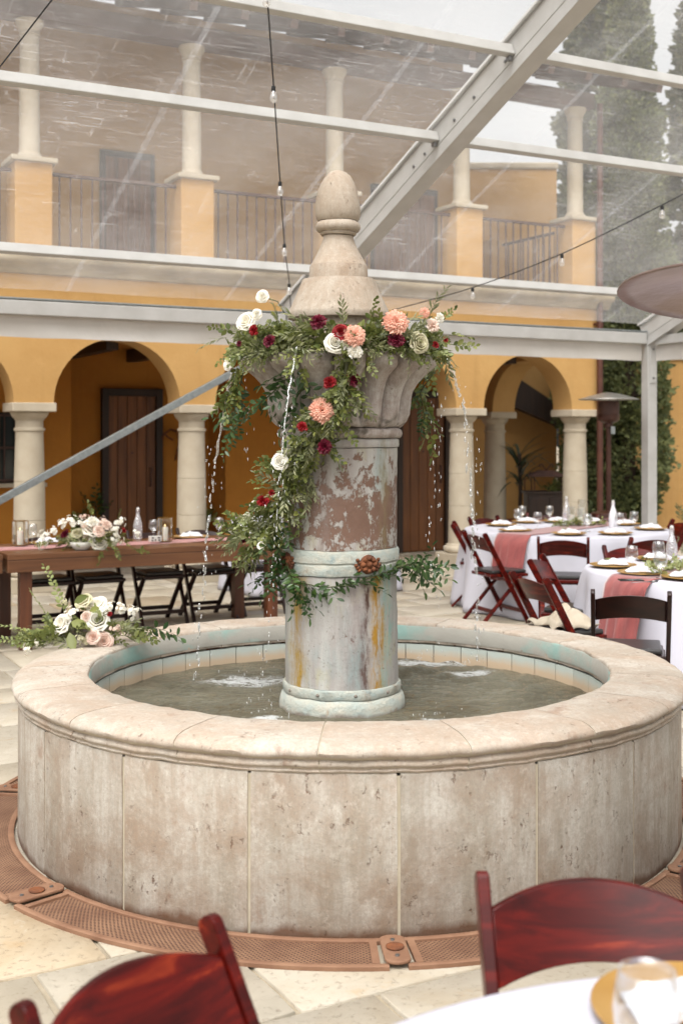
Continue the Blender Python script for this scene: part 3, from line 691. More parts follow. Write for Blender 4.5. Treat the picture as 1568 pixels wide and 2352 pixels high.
# ================================================================== TREES
def crown(fn, nclump, per, size, sd, droop=0.0):
    rd = random.Random(sd); m = MB(); vs = []; fs = []
    for _ in range(nclump):
        c, nrm, cr = fn(rd)
        for _ in range(per):
            d = Vector((rd.gauss(0, 1), rd.gauss(0, 1), rd.gauss(0, 1))).normalized(); p = c + d * cr * rd.random() ** .5
            ax = (nrm * .8 + d + Vector((0, 0, droop))).normalized(); t = ax.cross(Vector((rd.gauss(0, 1), rd.gauss(0, 1), rd.gauss(0, 1)))).normalized()
            L = size * rd.uniform(.6, 1.5); wd_ = L * .4; o = len(vs)
            vs += [p - t * wd_ * .5, p + ax * L * .5 - t * wd_, p + ax * L, p + ax * L * .5 + t * wd_]; fs.append((o, o + 1, o + 2, o + 3))
    m.v = vs; m.f = fs; return m
def trunk(h, r, limbs, sd):
    rd = random.Random(sd); m = MB(); m.tube([(0, 0, 0), (.03, 0, h * .4), (0, .03, h)], [r, r * .7, r * .15], 10)
    for i in range(limbs):
        z = h * rd.uniform(.25, .9); a = rd.uniform(0, 6.28); L = rd.uniform(.4, .9) * (1 - z / h * .5)
        m.tube([(0, 0, z), (math.cos(a) * L * .5, math.sin(a) * L * .5, z + L * .35), (math.cos(a) * L, math.sin(a) * L, z + L * .9)], [r * .35, r * .22, r * .08], 6)
    return m
def cyp_fn(h, rad, zb=.25):
    def f(rd):
        z = zb + (h - zb) * rd.random() ** 1.1; tt = (z - zb) / (h - zb)
        r = rad * (min(1, .72 + tt * 2.2)) * (1 - max(0, tt - .55) / .45 * .85); a = rd.uniform(0, 6.28)
        r *= .72 + .38 * noise.noise(Vector((math.cos(a) * 1.3, math.sin(a) * 1.3, z * 1.1))) + rd.uniform(-.1, .12)
        nrm = Vector((math.cos(a), math.sin(a), .9)).normalized()
        return Vector((math.cos(a) * r, math.sin(a) * r, z)), nrm, .17
    return f
def tree(name, label, loc, h, rad, mat, sd, ncl, per, size, grp=None, zb=.25):
    t = thing(name, label, 'tree', loc, 0, grp)
    trunk(h * .9, .1 + rad * .05, 8, sd).build('trunk', M['bark'], t, True)
    o = crown(cyp_fn(h, rad, zb), ncl, per, size, sd).build('crown', M[mat], t, False, fix=False)
    return t
p = pt(1440, 1000, 18.6); tree('cypress_tree', 'dense dark cypress behind the tent corner post, in front of garden wall', (p.x, p.y, 0), 8.8, .66, 'leaf_dark', 1, 900, 60, .065)
p = pt(1362, 1000, 19.2); tree('cypress_tree', 'smaller cypress half hidden behind the corner column and downspout', (p.x, p.y, 0), 4.2, .55, 'leaf_dark', 2, 420, 60, .06)
p = pt(1392, 0, 26.0); tree('evergreen_tree', 'tall grey green tree rising behind the balcony corner', (p.x, p.y, 0), 13.5, 1.15, 'leaf_tree', 3, 620, 40, .18, zb=1.5)
p = pt(1650, 0, 24.0); tree('evergreen_tree', 'tall tree at right edge of photo beyond strip of white sky', (p.x, p.y, 0), 13.0, 1.1, 'leaf_tree', 4, 560, 40, .17, zb=1.5)

# ================================================================== TENT (local x along the eave, y towards the building; roof climbs towards -y)
TO = Vector((-.506, 12.1, 0)); TB = 4.71; TAN = .407
TN = thing('clear_tent', 'clear roofed marquee frame with white eave valance over the courtyard', 'tent', TO, UANG)
zr = lambda t: 2.88 + TAN * t
SLEN = math.hypot(1, TAN)
for x in (-TB, 0, TB):
    r = MB(); a = Vector((x, .05, zr(-.05))); b = Vector((x, -6.4, zr(6.4)))
    r.beam(a, b, .125, .26); up = Vector((0, TAN, 1)).normalized()
    rf = r.build('rafter', M['alu'], TN, bevel=.006)
    MB().beam(a + up * .142, b + up * .142, .19, .022).build('rafter_flange', M['alu'], rf, bevel=.004)
    MB().beam(a - up * .138, b - up * .138, .155, .014).build('rafter_lip', M['alu'], rf, bevel=.003)
    for sx in (-1, 1): MB().beam(a + Vector((x * 0 + sx * .0635, 0, 0)) - up * .03, b + Vector((sx * .0635, 0, 0)) - up * .03, .006, .012).build('rafter_groove', M['alu'], rf)
    for t in (.55, 2.45, 2.62, 3.05, 3.32, 3.72):
        for sx in (-1, 1):
            o = MB().lathe([(0, 0), (.013, 0), (.013, .009), (0, .011)], 8).build('bolt', M['bolt'], rf); o.location = (x + sx * .0635, -t, zr(t) + .01); o.rotation_euler = (0, R(90) * sx, 0)
    po = MB().box((x, 0, 1.40), (.14, .12, 2.80)).build('post', M['alu'], TN, bevel=.008)
    MB().box((x, 0, .012), (.3, .3, .02)).build('base_plate', M['galv'], po, bevel=.003)
    MB().box((x, -.066, 2.55), (.09, .012, .5)).build('knee_plate', M['alu'], po, bevel=.003)
    for z in (2.36, 2.7): o = MB().lathe([(0, 0), (.014, 0), (.014, .01), (0, .012)], 8).build('bolt', M['bolt'], po); o.location = (x, -.073, z); o.rotation_euler = (R(90), 0, 0)
for bx in (-TB, 0):
    x0, x1 = bx + .064, bx + TB - .064
    MB().box(((x0 + x1) / 2, .0, 2.825), (x1 - x0 - .03, .11, .13)).build('eave_beam', M['alu'], TN, bevel=.008)
    MB().box(((x0 + x1) / 2, .02, 2.905), (x1 - x0 - .03, .15, .018)).build('eave_gutter', M['galv'], TN, bevel=.003)
    for t in (.79, 2.80, 3.80, 5.0, 6.2):
        z = zr(t); ro = Matrix.Rotation(-math.atan(TAN), 3, 'X')
        pu = MB().box(((x0 + x1) / 2, -t, z + .03), (x1 - x0, .055, .085), ro).build('purlin', M['alu'], TN, bevel=.006)
        for ex in (x0 + .03, x1 - .03): MB().box((ex, -t - .005, z - .03), (.03, .04, .035)).build('purlin_clip', M['bolt'], pu, bevel=.003)
    def vin(u, v):
        t = -.02 + 6.25 * v; x = x0 - .02 + (x1 - x0 + .04) * u
        return (x, -t, zr(t) + .128 + .012 * noise.noise(Vector((x * .9, t * 2.0, bx))))
    MB().grid(50, 50, vin).build('roof_panel', M['vinyl'], TN, True, fix=False)
    for k, fx in enumerate((.18, .52, .86)):
        xx = x0 + (x1 - x0) * fx
        MB().grid(1, 50, lambda u, v: (xx + (u - .5) * .045, -(-.02 + 6.2 * v), zr(-.02 + 6.2 * v) + .122 + .012 * noise.noise(Vector((xx * .9, (-.02 + 6.2 * v) * 2, bx))))).build('welded_seam', M['seam'], TN, True, fix=False)
    def val(u, v):
        x = x0 + .03 + (x1 - x0 - .06) * u
        return (x, .03 + .018 * noise.noise(Vector((x * 2.0, v * 1.2, 5))) * (.3 + v), 2.765 - .2 * v + (.006 * noise.noise(Vector((x * 3, 0, 1))) if v > .9 else 0))
    MB().grid(90, 6, val).build('valance', M['vinyl_white'], TN, True, fix=False)
# gable side at the right hand post
MB().box((TB, -3.2, 2.80), (.09, 6.1, .11)).build('gable_beam', M['alu'], TN, bevel=.008)
MB().grid(6, 60, lambda u, v: (TB + .02 + .015 * noise.noise(Vector((u, v * 9, 2))), -.09 - 6.0 * v, 2.74 - .18 * u)).build('valance', M['vinyl_white'], TN, True, fix=False)
# galvanised wind brace from middle post to the foot of the next one
br = MB(); br.beam((-.06, -.02, 2.60), (-TB + .1, -.02, .18), .06, .065); br.build('wind_brace', M['galv'], TN, bevel=.004)
# ================================================================== FOUNTAIN
FN = thing('stone_fountain', 'round weathered stone fountain with central column, lotus bowl and finial', 'fountain', FC)
RI, RO, RW = 1.15, 1.475, 1.446
cop = [(RI, .557), (RI, .648), (RI + .004, .656), (RI + .012, .66), (1.25, .661), (1.36, .66), (1.41, .657), (1.445, .649), (1.467, .638), (1.475, .626), (1.472, .615), (1.460, .606), (1.450, .602), (1.4495, .597), (1.457, .592), (1.459, .584), (1.455, .577), (1.447, .573), (1.4455, .566), (1.449, .562), (1.446, .557)]
for i in range(18):
    a = R(-4.3 + 20 * i); g = .0018
    MB().lathe(cop, 14, a0=a + g, a1=a + R(20) - g).jitter(.0045, 16, 0).jitter(.004, 5).build('coping_stone', M['coping'], FN, 50)
    b = R(6.2 + 20 * i); bl = [(RI + .03, 0), (RI + .03, .553), (RW - .006, .553), (RW, .545), (RW, .3), (RW + .002, .012), (RW - .004, 0)]
    MB().lathe(bl, 10, a0=b + .0042, a1=b + R(20) - .0042).jitter(.001, 9).jitter(.0016, 3.5, 2.0).build('wall_block', M['wall_block'], FN, 45)
mo = [(max(RI + .02, r - .003), z - .0028) for (r, z) in cop[3:]]
MB().lathe([(RI + .045, .05)] + mo, 160, caps=False).jitter(.0045, 16, 0).jitter(.004, 5).build('mortar', M['mortar'], FN, 40)
MB().lathe([(RW - .0038, .545), (RW - .0038, .005)], 360, caps=False).build('wall_mortar', M['mortar'], FN, True)
MB().lathe([(RI + .004, .568), (RI - .003, .57), (RI - .004, .643), (RI + .003, .649)], 140, fr=lambda r, z, t: (r + .002 * noise.noise(Vector((math.sin(t) * 9, math.cos(t) * 9, z * 8))), z), caps=False).build('limewash_band', M['limewash'], FN, 60)
MB().lathe([(RI + .025, .30), (RI + .025, .56)], 96, caps=False).build('basin_back', M['rust'], FN, True, fix=False)
tm = MB().lathe([(RI + .022, .36), (RI + .004, .36), (RI + .003, .543), (RI + .006, .547), (RI + .022, .547)], 3, a0=0, a1=2 * math.pi / 46 - .004).mesh('basin_tile', M['pooltile'], 40)
for i in range(46): link('basin_tile', tm, FN, (0, 0, 0), (0, 0, 2 * math.pi * i / 46))
MB().lathe([(0, .34), (RI + .03, .34)], 64).build('basin_floor', M['grout'], FN, fix=False)
IMP = [(-.50, .50, .15, 2.0), (.40, .98, .12, 2.6), (.62, .72, .08, 2.0), (.38, -.30, .05, 1.6), (-.36, -.28, .05, 1.6)]
M['water'] = pool_water(IMP)
def wz(x, y):
    z = .465
    for k, (ix, iy, ir, sq) in enumerate(IMP[:4]):
        d = math.hypot(x - ix, y - iy); z += .006 * math.sin(d * 42 + k) * math.exp(-d * 2.6)
    return z + .010 * noise.noise(Vector((x * 6, y * 10, 0))) + .0055 * noise.noise(Vector((x * 15, y * 26, 4)))
m = MB(); NR_, NTH = 70, 200; vs = [(0, 0, wz(0, 0))]; fs = []
for i in range(1, NR_ + 1):
    for j in range(NTH):
        r = (RI + .006) * i / NR_; t = 2 * math.pi * j / NTH; x, y = r * math.cos(t), r * math.sin(t); vs.append((x, y, wz(x, y)))
for j in range(NTH): fs.append((0, 1 + j, 1 + (j + 1) % NTH))
for i in range(NR_ - 1):
    for j in range(NTH): a = 1 + i * NTH + j; b = 1 + i * NTH + (j + 1) % NTH; fs.append((a, a + NTH, b + NTH, b))
tag(m.add(vs, fs).build('water', M['water'], None, True, loc=FC), kind='structure')

# ---- column (leans a hair to the left towards its tip)
SX = .001968
def lean(mb):
    for v in mb.v: v.x += -.033 - .0185 * (v.z - .5) / 2.3
    return mb
def zf(y): return EYE + (HOR - y) * SX
def part(name, prof, mat, n=72, sm=40, fr=None, jit=.0, px=True):
    pr = [(r * SX, zf(y)) for (r, y) in prof] if px else prof
    m = MB().lathe(pr, n, fr=fr)
    if jit: m.jitter(jit, 14)
    return lean(m).build(name, M[mat], FN, sm)
part('column_foot', [(.20, .33), (.272, .33), (.279, .42), (.283, .47), (.281, .50), (.274, .522), (.263, .532), (.2, .533)], 'band', jit=.005, px=False)
part('foot_ring', [(.2, .534), (.263, .535), (.266, .54), (.266, .572), (.262, .577), (.2, .577)], 'band', jit=.004, px=False)
part('lower_shaft', [(.2, .578)] + [(.2545 - .003 * i / 12, .578 + .487 * i / 12) for i in range(13)] + [(.2, 1.066)], 'shaft_low', 96, jit=.004, px=False)
part('shaft_band', [(.2, 1.067), (.258, 1.068), (.261, 1.073), (.261, 1.112), (.256, 1.117), (.256, 1.121), (.262, 1.126), (.263, 1.17), (.258, 1.178), (.2, 1.179)], 'band', jit=.004, px=False)
part('upper_shaft', [(.2, 1.18)] + [(.253 + .006 * i / 12, 1.18 + .445 * i / 12) for i in range(13)] + [(.2, 1.626)], 'shaft_up', 96, jit=.004, px=False)
part('neck_ring', [(.2, 1.627), (.264, 1.628), (.267, 1.635), (.266, 1.660), (.262, 1.665), (.2, 1.666)], 'shaft_up', jit=.003, px=False)
part('neck_torus', [(.2, 1.667), (.268, 1.668), (.278, 1.675), (.283, 1.690), (.279, 1.705), (.268, 1.713), (.2, 1.714)], 'capital', jit=.004, px=False)
NL = 16
def lobe(r, z, t):
    if r < .27 or z > 2.03 and r < .41: return r, z
    l = abs(math.sin(NL * t / 2 + .55)) ** .5; k = min(1, max(0, (z - 1.72) / .05)); k2 = min(1, max(0, (z - 1.9) / .1))
    return r * (1 - .24 * (1 - l) * k) + .012 * k2 * l, z - .03 * k2 * (1 - l)
bowl = [(.2, 1.715), (.272, 1.716), (.288, 1.726), (.306, 1.745), (.320, 1.775), (.325, 1.81), (.328, 1.845), (.338, 1.88), (.354, 1.912), (.376, 1.942), (.402, 1.966), (.425, 1.982), (.436, 1.998), (.437, 2.018), (.427, 2.034), (.405, 2.036), (.385, 2.02), (.36, 1.985), (.2, 1.98)]
part('lotus_bowl', bowl, 'capital', NL * 24, 75, lobe, .0045, px=False)
fin = [(100, 860), (100, 735), (116, 733), (118, 723), (116, 718), (110, 704), (101, 684), (92, 664), (84, 648), (82, 643)]
part('finial_pedestal', fin, 'finial', jit=.004)
part('finial_collar', [(60, 643.5), (66.5, 643), (66.5, 612), (65, 610), (55, 592), (46, 574), (39, 558), (35, 547), (35.5, 543), (30, 542.5)], 'finial', jit=.003)
part('finial_ring', [(30, 542), (39, 541), (42, 537), (41, 534), (47, 532), (51, 526), (51.5, 520), (49, 513), (44, 509), (30, 508.6)], 'finial', jit=.002)
part('finial_egg', [(30, 508.4), (45, 508), (48, 504), (50.5, 496), (51.6, 484), (51, 470), (48.5, 452), (44, 435), (37, 418), (28, 404), (17, 395), (7, 391.5), (0, 391)], 'finial', jit=.004)
def rosette():
    m = MB(); m.lathe([(0, .0), (.04, .0), (.042, .008), (.036, .016), (0, .02)], 20)
    for k in range(8):
        a = 2 * math.pi * k / 8; c = Vector((math.cos(a) * .028, math.sin(a) * .028, .016))
        m.lathe([(0, -.008), (.009, -.006), (.012, .002), (.008, .009), (0, .011)], 8, c)
    m.lathe([(0, 0), (.014, .014), (.012, .026), (0, .031)], 10)
    for sx in (-1, 1):
        for k in range(5): m.lathe([(0, -.007), (.008, -.004), (.009, .003), (0, .009)], 7, (sx * (.042 + .008 * (k % 3)), -.025 + .011 * k, .004))
    return m.jitter(.002, 60).mesh('rosette', M['rust'], True)
RM = rosette()
for k in range(4):
    a = R(26.5 + 90 * k); d = Vector((math.sin(a), -math.cos(a), 0))
    q = Matrix(((math.cos(a), 0, d.x), (math.sin(a), 0, d.y), (0, 1, 0))).to_quaternion()
    link('rosette', RM, FN, d * .259 + Vector((-.038, 0, 1.122)), q)
for k in range(10):
    a = R(13 + 36 * k); d = Vector((math.sin(a), -math.cos(a), 0)); MB().lathe([(0, -.009), (.008, -.005), (.009, .002), (0, .009)], 8).build('rivet', M['band'], FN, True, loc=d * .264 + Vector((-.034, 0, .556)))

# ---- rusty drain ring around the foot
DR = thing('drain_grate_ring', 'rust brown perforated drain grate ring around the fountain foot', 'drain grate', FC)
def grate_seg(a0, a1):
    n = 24; ri, ro = 1.487, 1.655; me = bpy.data.meshes.new('grate')
    vs = []; fs = []; uv = []
    for i in range(n + 1):
        t = a0 + (a1 - a0) * i / n
        for r in (ri, ro): vs.append((r * math.sin(t), -r * math.cos(t), .006)); uv.append((t * 1.57, r))
    for i in range(n): fs.append((2 * i, 2 * i + 1, 2 * i + 3, 2 * i + 2))
    me.from_pydata(vs, [], fs); ul = me.uv_layers.new(name='uv'); s = 1 / .013
    for l in me.loops: u, v = uv[l.vertex_index]; ul.data[l.index].uv = ((u + v) * s * .7071, (v - u) * s * .7071)
    me.materials.append(M['grate']); return me
for k in range(7):
    a0 = R(5 + 360 / 7 * k); a1 = R(5 + 360 / 7 * (k + 1)); g = R(2.1)
    o = link('grate', grate_seg(a0 + g, a1 - g), DR)
    for (r0, r1) in ((1.462, 1.487), (1.655, 1.68)):
        MB().lathe([(r0, 0.0), (r0, .013), (r0 + .003, .015), (r1 - .003, .015), (r1, .013), (r1, 0)], 24, a0=a0 + g * .5, a1=a1 - g * .5).build('grate_rim', M['grate_frame'], o, 40)
    for t in (a0 + g * 1.15, a1 - g * 1.15):
        MB().beam((1.487 * math.sin(t), -1.487 * math.cos(t), .008), (1.655 * math.sin(t), -1.655 * math.cos(t), .008), .025, .014).build('end_bar', M['grate_frame'], o)
    c = MB(); pl = []
    for j in range(9): a = math.pi * j / 8; pl.append((.042 * math.cos(a), .075 + .03 * math.sin(a), 0))
    for j in range(9): a = math.pi + math.pi * j / 8; pl.append((.042 * math.cos(a), -.075 + .03 * math.sin(a), 0))
    c.prism(pl, (0, 0, .012)); d = Vector((math.sin(a0), -math.cos(a0), 0)) * 1.572
    co_ = link('cover_plate', c.mesh('cover_plate', M['grate_frame']), DR, d + Vector((0, 0, .0155)), (0, 0, a0), bevel=.004)
    for y in (-.06, .06): MB().lathe([(0, 0), (.008, 0), (.007, .004), (0, .005)], 8, (0, y, .012)).build('screw', M['bolt'], co_)
    MB().lathe([(.018, .012), (.028, .013), (.03, .018), (.024, .019), (.012, .015), (0, .016)], 16).build('crest', M['rust'], co_, True)

# ================================================================== LEAVES AND FLOWERS
def leaf(m, b, d, nrm, L, wd, curl=.15):
    d = d.normalized(); s = d.cross(nrm)
    if s.length < 1e-4: s = d.cross(Vector((.3, .9, .2)))
    s.normalize(); n = s.cross(d)
    st = [(0, .0), (.3, .85), (.6, 1.0), (.85, .55), (1, 0)]; vs = []
    for (t, k) in st:
        c = b + d * L * t - n * curl * L * t * t
        if k == 0: vs.append(c)
        else: vs += [c + s * wd * k * .5 + n * wd * .14, c, c - s * wd * k * .5 + n * wd * .14]
    m.add(vs, [(0, 1, 2), (0, 2, 3), (1, 4, 5, 2), (2, 5, 6, 3), (4, 7, 8, 5), (5, 8, 9, 6), (7, 10, 8), (8, 10, 9)])
def sprig(kind, sd):
    rd = random.Random(sd); m = MB()
    P = dict(a=(.135, 10, .044, .027, 55), b=(.165, 14, .058, .0135, 40), c=(.2, 8, .07, .028, 60), d=(.11, 9, .040, .028, 60), f=(.28, 20, .036, .022, 58))[kind]
    L, n, ll, lw, ang = P; pts = []; bend = rd.uniform(-.2, .35); sw = rd.uniform(-.2, .2)
    for i in range(7): t = i / 6; pts.append(Vector((sw * L * t * t, L * t, -bend * L * t * t)))
    m.tube(pts, [.0022 - .0015 * i / 6 for i in range(7)], 3)
    for i in range(n + 1):
        t = .1 + .9 * i / n; c = Vector((sw * L * t * t, L * t, -bend * L * t * t)); tg = Vector((2 * sw * t, 1, -2 * bend * t)).normalized()
        sd_ = 1 if i % 2 else -1; A = R(ang * rd.uniform(.7, 1.25)) if i < n else 0
        d = tg * math.cos(A) + Vector((sd_ * math.sin(A), 0, rd.uniform(-.35, .5)))
        nr = Vector((rd.uniform(-.5, .5), rd.uniform(-.4, .4), 1)).normalized(); sc = rd.uniform(.7, 1.2) * (1 - .3 * t)
        leaf(m, c, d, nr, ll * sc, lw * sc, rd.uniform(0, .35))
    return m.mesh('leaf_sprig', M['leaf_' + ('d' if kind == 'f' else kind)], True, fix=False)
SPR = {k: [sprig(k, 10 * ord(k) + i) for i in range(4)] for k in 'abcdf'}
def put_sprig(par, kind, P, d, rd, sc=1.0, name='leaf_sprig', up=None):
    q = d.normalized().to_track_quat('Y', 'Z') @ Quaternion((0, 1, 0), rd.uniform(-1.4, 1.4) if up is None else up)
    return link(name, rd.choice(SPR[kind]), par, P - par.location, q, sc * rd.uniform(.85, 1.15))
def petal_patch(m, phi, wd, prof, nu=4, ruf=0.0, rd=None):
    """prof: list of (radius, z); one petal spanning angle phi +- wd"""
    vs = []; k = len(prof)
    for i in range(nu + 1):
        u = -1 + 2 * i / nu
        for j, (r, z) in enumerate(prof):
            v = j / (k - 1); a = phi + wd * u * (.35 + .65 * math.sin(math.pi * min(v, .5 + .25 * v)) if v < 1 else .75)
            zz = z - .18 * abs(u) ** 2 * prof[-1][0] * v; rr = r * (1 + .06 * abs(u))
            if ruf and v > .4: zz += rd.uniform(-ruf, ruf); rr += rd.uniform(-ruf, ruf)
            vs.append((rr * math.cos(a), rr * math.sin(a), zz))
    m.add(vs, [(i * k + j, (i + 1) * k + j, (i + 1) * k + j + 1, i * k + j + 1) for i in range(nu) for j in range(k - 1)])
def rose_mesh(mat, sd):
    rd = random.Random(sd); m = MB()
    for (n, r, h, cu, w) in ((3, .24, .62, .0, 1.1), (4, .40, .64, .03, .95), (5, .60, .58, .1, .8), (6, .82, .46, .2, .66), (6, 1.0, .30, .22, .62)):
        o = rd.uniform(0, 6)
        for k in range(n):
            rr = r * rd.uniform(.93, 1.07); hh = h * rd.uniform(.92, 1.08)
            petal_patch(m, o + 2 * math.pi * k / n, w, [(.06, -.12), (rr * .72, .1 * h), (rr * .88, hh * .6), (rr * .93, hh * .92), (rr, hh), (rr + cu * .5, hh - cu * .35)], 5)
    return m.mesh('rose', M[mat], True, fix=False)
def dahlia_mesh(mat, sd):
    rd = random.Random(sd); m = MB()
    for (n, r, h) in ((24, 1.0, .10), (24, .93, .22), (22, .82, .34), (20, .68, .44), (16, .52, .52), (12, .36, .57), (8, .2, .6)):
        o = rd.uniform(0, 6)
        for k in range(n):
            rr = r * rd.uniform(.88, 1.1); petal_patch(m, o + 2 * math.pi * k / n, 3.6 / n, [(.05, 0), (rr * .4, h * .55), (rr * .75, h * .95), (rr, h * 1.0 + rd.uniform(-.05, .08))], 2)
    return m.mesh('dahlia', M[mat], True, fix=False)
def carn_mesh(mat, sd):
    rd = random.Random(sd); m = MB()
    for (n, r, h) in ((9, 1.0, .25), (8, .85, .45), (7, .65, .58), (6, .42, .68), (4, .22, .70)):
        o = rd.uniform(0, 6)
        for k in range(n): rr = r * rd.uniform(.85, 1.1); petal_patch(m, o + 2 * math.pi * k / n, 3.2 / n, [(.05, -.1), (rr * .5, h * .5), (rr * .85, h * .9), (rr, h)], 6, .09, rd)
    return m.mesh('carnation', M[mat], True, fix=False)
def stock_mesh(mat, sd):
    rd = random.Random(sd); m = MB()
    for b in range(16):
        c = Vector((rd.gauss(0, .42), rd.gauss(0, .42), rd.uniform(0, 1.0))); d = Vector((c.x, c.y, .6 + rd.uniform(-.2, .4))).normalized(); q = d.to_track_quat('Z', 'Y'); t = MB(); s = rd.uniform(.26, .40)
        for ring in (1.0, .6):
            for k in range(5): petal_patch(t, 2 * math.pi * k / 5 + ring, .62, [(.04, 0), (.55 * ring, .18), (.95 * ring, .2 + .3 * (1 - ring))], 2, .06, rd)
        m.add([c + (q @ v) * s for v in t.v], t.f)
    return m.mesh('blossom_spike', M[mat], True, fix=False)
FL = {}
for c in ('white', 'cream', 'blush'): FL['rose_' + c] = [rose_mesh('p_' + c, i) for i in range(2)]; FL['stock_' + c] = [stock_mesh('p_' + c, 5 + i) for i in range(2)]; FL['carn_' + c] = [carn_mesh('p_' + c, 7 + i) for i in range(2)]
FL['dahlia_peach'] = [dahlia_mesh('p_peach', 1), dahlia_mesh('p_peach', 2)]; FL['rose_red'] = [rose_mesh('p_red', 3)]
for c in ('red', 'burg'): FL['carn_' + c] = [carn_mesh('p_' + c, 20 + i) for i in range(2)]
NM = dict(rose='rose', dahlia='dahlia', carn='carnation', stock='blossom_spike')
def put_flower(par, kind, P, d, r, rd):
    q = Vector(d).normalized().to_track_quat('Z', 'Y') @ Quaternion((0, 0, 1), rd.uniform(0, 6.28))
    return link(NM[kind.split('_')[0]], rd.choice(FL[kind]), par, P - par.location, q, r)
# ---- rim garland
CX = -.012
def on_ring(px, py, r):
    x = 0; Y = 5.0
    for _ in range(6):
        x = (px - W0 / 2) / FPX * Y; dx = max(-r, min(r, x - CX)); Y = 5.46 - math.sqrt(max(0, r * r - dx * dx))
    return pt(px, py, Y)
rd = random.Random(11)
RG = thing('rim_garland', 'olive and huckleberry garland with roses, dahlias and carnations around the fountain bowl', 'garland', (CX, 5.46, 2.04))
ringp = [Vector((CX + .40 * math.sin(t), 5.46 - .40 * math.cos(t), 2.075 + .015 * math.sin(5 * t))) for t in [2 * math.pi * i / 60 for i in range(61)]]
MB().tube([p - RG.location for p in ringp], .018, 6).build('vine_rope', M['stem'], RG, True)
for i in range(330):
    t = rd.uniform(0, 2 * math.pi)
    if abs(math.atan2(math.sin(t - math.pi), math.cos(t - math.pi))) < 1.0 and rd.random() < .55: t += math.pi
    o = Vector((math.sin(t), -math.cos(t), 0)); tg = Vector((math.cos(t), math.sin(t), 0)) * rd.choice((-1, 1))
    P = Vector((CX, 5.46, 2.075)) + o * (.395 + rd.uniform(-.035, .05)) + Vector((0, 0, rd.uniform(-.03, .05)))
    d = tg * rd.uniform(.4, 1.1) + o * rd.uniform(.0, .7) + Vector((0, 0, rd.uniform(-.4, .6)))
    kind = rd.choices('abd', (5, 3.2, 1.0))[0]
    put_sprig(RG, kind, P, d, rd, .8)
for (px, py, dr) in ((520, 775, (-1, -.2, -.1)), (530, 760, (-1, -.3, .3)), (540, 800, (-.8, -.3, -.6)), (1030, 770, (1, -.2, .1)), (1035, 790, (1, -.2, -.3)), (1010, 740, (.7, -.2, .9)), (985, 730, (.2, -.2, 1)), (850, 740, (.2, 0, 1)), (790, 745, (-.1, -.2, 1)), (640, 750, (-.2, -.3, .9)), (930, 790, (.3, -.5, -.8)), (545, 840, (-.3, -.4, -1)), (1020, 810, (.2, -.4, -1)), (560, 830, (-.2, -.3, -1)), (700, 840, (-.2, -.5, -1)), (680, 820, (-.5, -.5, -.8)), (840, 820, (.3, -.6, -.6))):
    put_sprig(RG, rd.choice('aab'), on_ring(px, py, .45), Vector(dr), rd, .74)
def c4(x, y): return ((560 + x / 1.96) / 1.2245, (780 + y / 1.96) / 1.2245)
rimfl = [('rose_white', 262, 245, 52), ('rose_white', 168, 475, 40), ('rose_white', 750, 362, 54), ('carn_white', 858, 408, 42), ('rose_cream', 1206, 362, 56), ('carn_blush', 1282, 268, 42), ('carn_white', 1322, 225, 30), ('dahlia_peach', 1080, 248, 72), ('dahlia_peach', 853, 322, 62), ('dahlia_peach', 1242, 195, 30), ('carn_burg', 655, 248, 44), ('rose_red', 780, 302, 42), ('carn_burg', 388, 352, 36), ('carn_red', 303, 292, 32), ('carn_burg', 1083, 345, 46), ('carn_red', 1300, 372, 22), ('carn_red', 1356, 345, 18), ('carn_burg', 222, 365, 18), ('rose_white', 320, 205, 30)]
for (k, x, y, r) in rimfl:
    px, py = c4(x, y); P = on_ring(px, py, .50 if 'rose' not in k else .49)
    d = Vector((P.x - CX, P.y - 5.46, 0)).normalized() * .75 + Vector((0, -.75, .3)) + Vector((rd.uniform(-.35, .35), 0, rd.uniform(-.2, .3)))
    put_flower(RG, k, P, d, r / 1.96 / 1.2245 * SX * .93, rd)
px, py = c4(350, 105); P = pt(px, py, 5.1); put_flower(RG, 'rose_white', P, Vector((-.3, -1, .2)), .026, rd)
q0 = on_ring(*c4(475, 205), .42); MB().tube([P - RG.location + Vector((.012, .01, -.004)), (P + q0) / 2 - RG.location + Vector((.015, 0, .018)), q0 - RG.location], .0025, 5).build('flower_stem', M['stem'], RG, True)
def vine(par, pts, kind, n, rd, sc=1.0, nm='trailing_vine', spread=.9, dirs=None):
    loc = par.location; P = [Vector(p) for p in pts]
    MB().tube([p - loc for p in P], .0028, 5).build(nm, M['stem'], par, True)
    for i in range(n):
        s = (i + rd.random()) / n * (len(P) - 1); k = min(int(s), len(P) - 2); p = P[k].lerp(P[k + 1], s - k); tg = (P[k + 1] - P[k]).normalized()
        d = tg + Vector((rd.gauss(0, 1), rd.gauss(0, .8), rd.gauss(0, 1))) * spread * .6
        put_sprig(par, kind, p, d, rd, sc)
vine(RG, [pt(560, 850, 5.35), pt(548, 900, 5.3), pt(538, 950, 5.28), pt(530, 1000, 5.28)], 'c', 9, rd, .62, spread=.7)
vine(RG, [pt(545, 845, 5.3), pt(532, 890, 5.28), pt(525, 920, 5.28)], 'a', 8, rd, .8)
vine(RG, [on_ring(690, 830, .44), on_ring(650, 880, .40), on_ring(610, 915, .42), on_ring(570, 945, .42), on_ring(535, 965, .42)], 'c', 11, rd, .72, spread=.6)
vine(RG, [on_ring(700, 850, .42), on_ring(690, 900, .38), on_ring(660, 940, .36)], 'c', 8, rd, .7)
vine(RG, [pt(985, 830, 5.7), pt(970, 890, 5.72), pt(980, 950, 5.72), pt(988, 1000, 5.72)], 'a', 10, rd, .9, spread=.5)
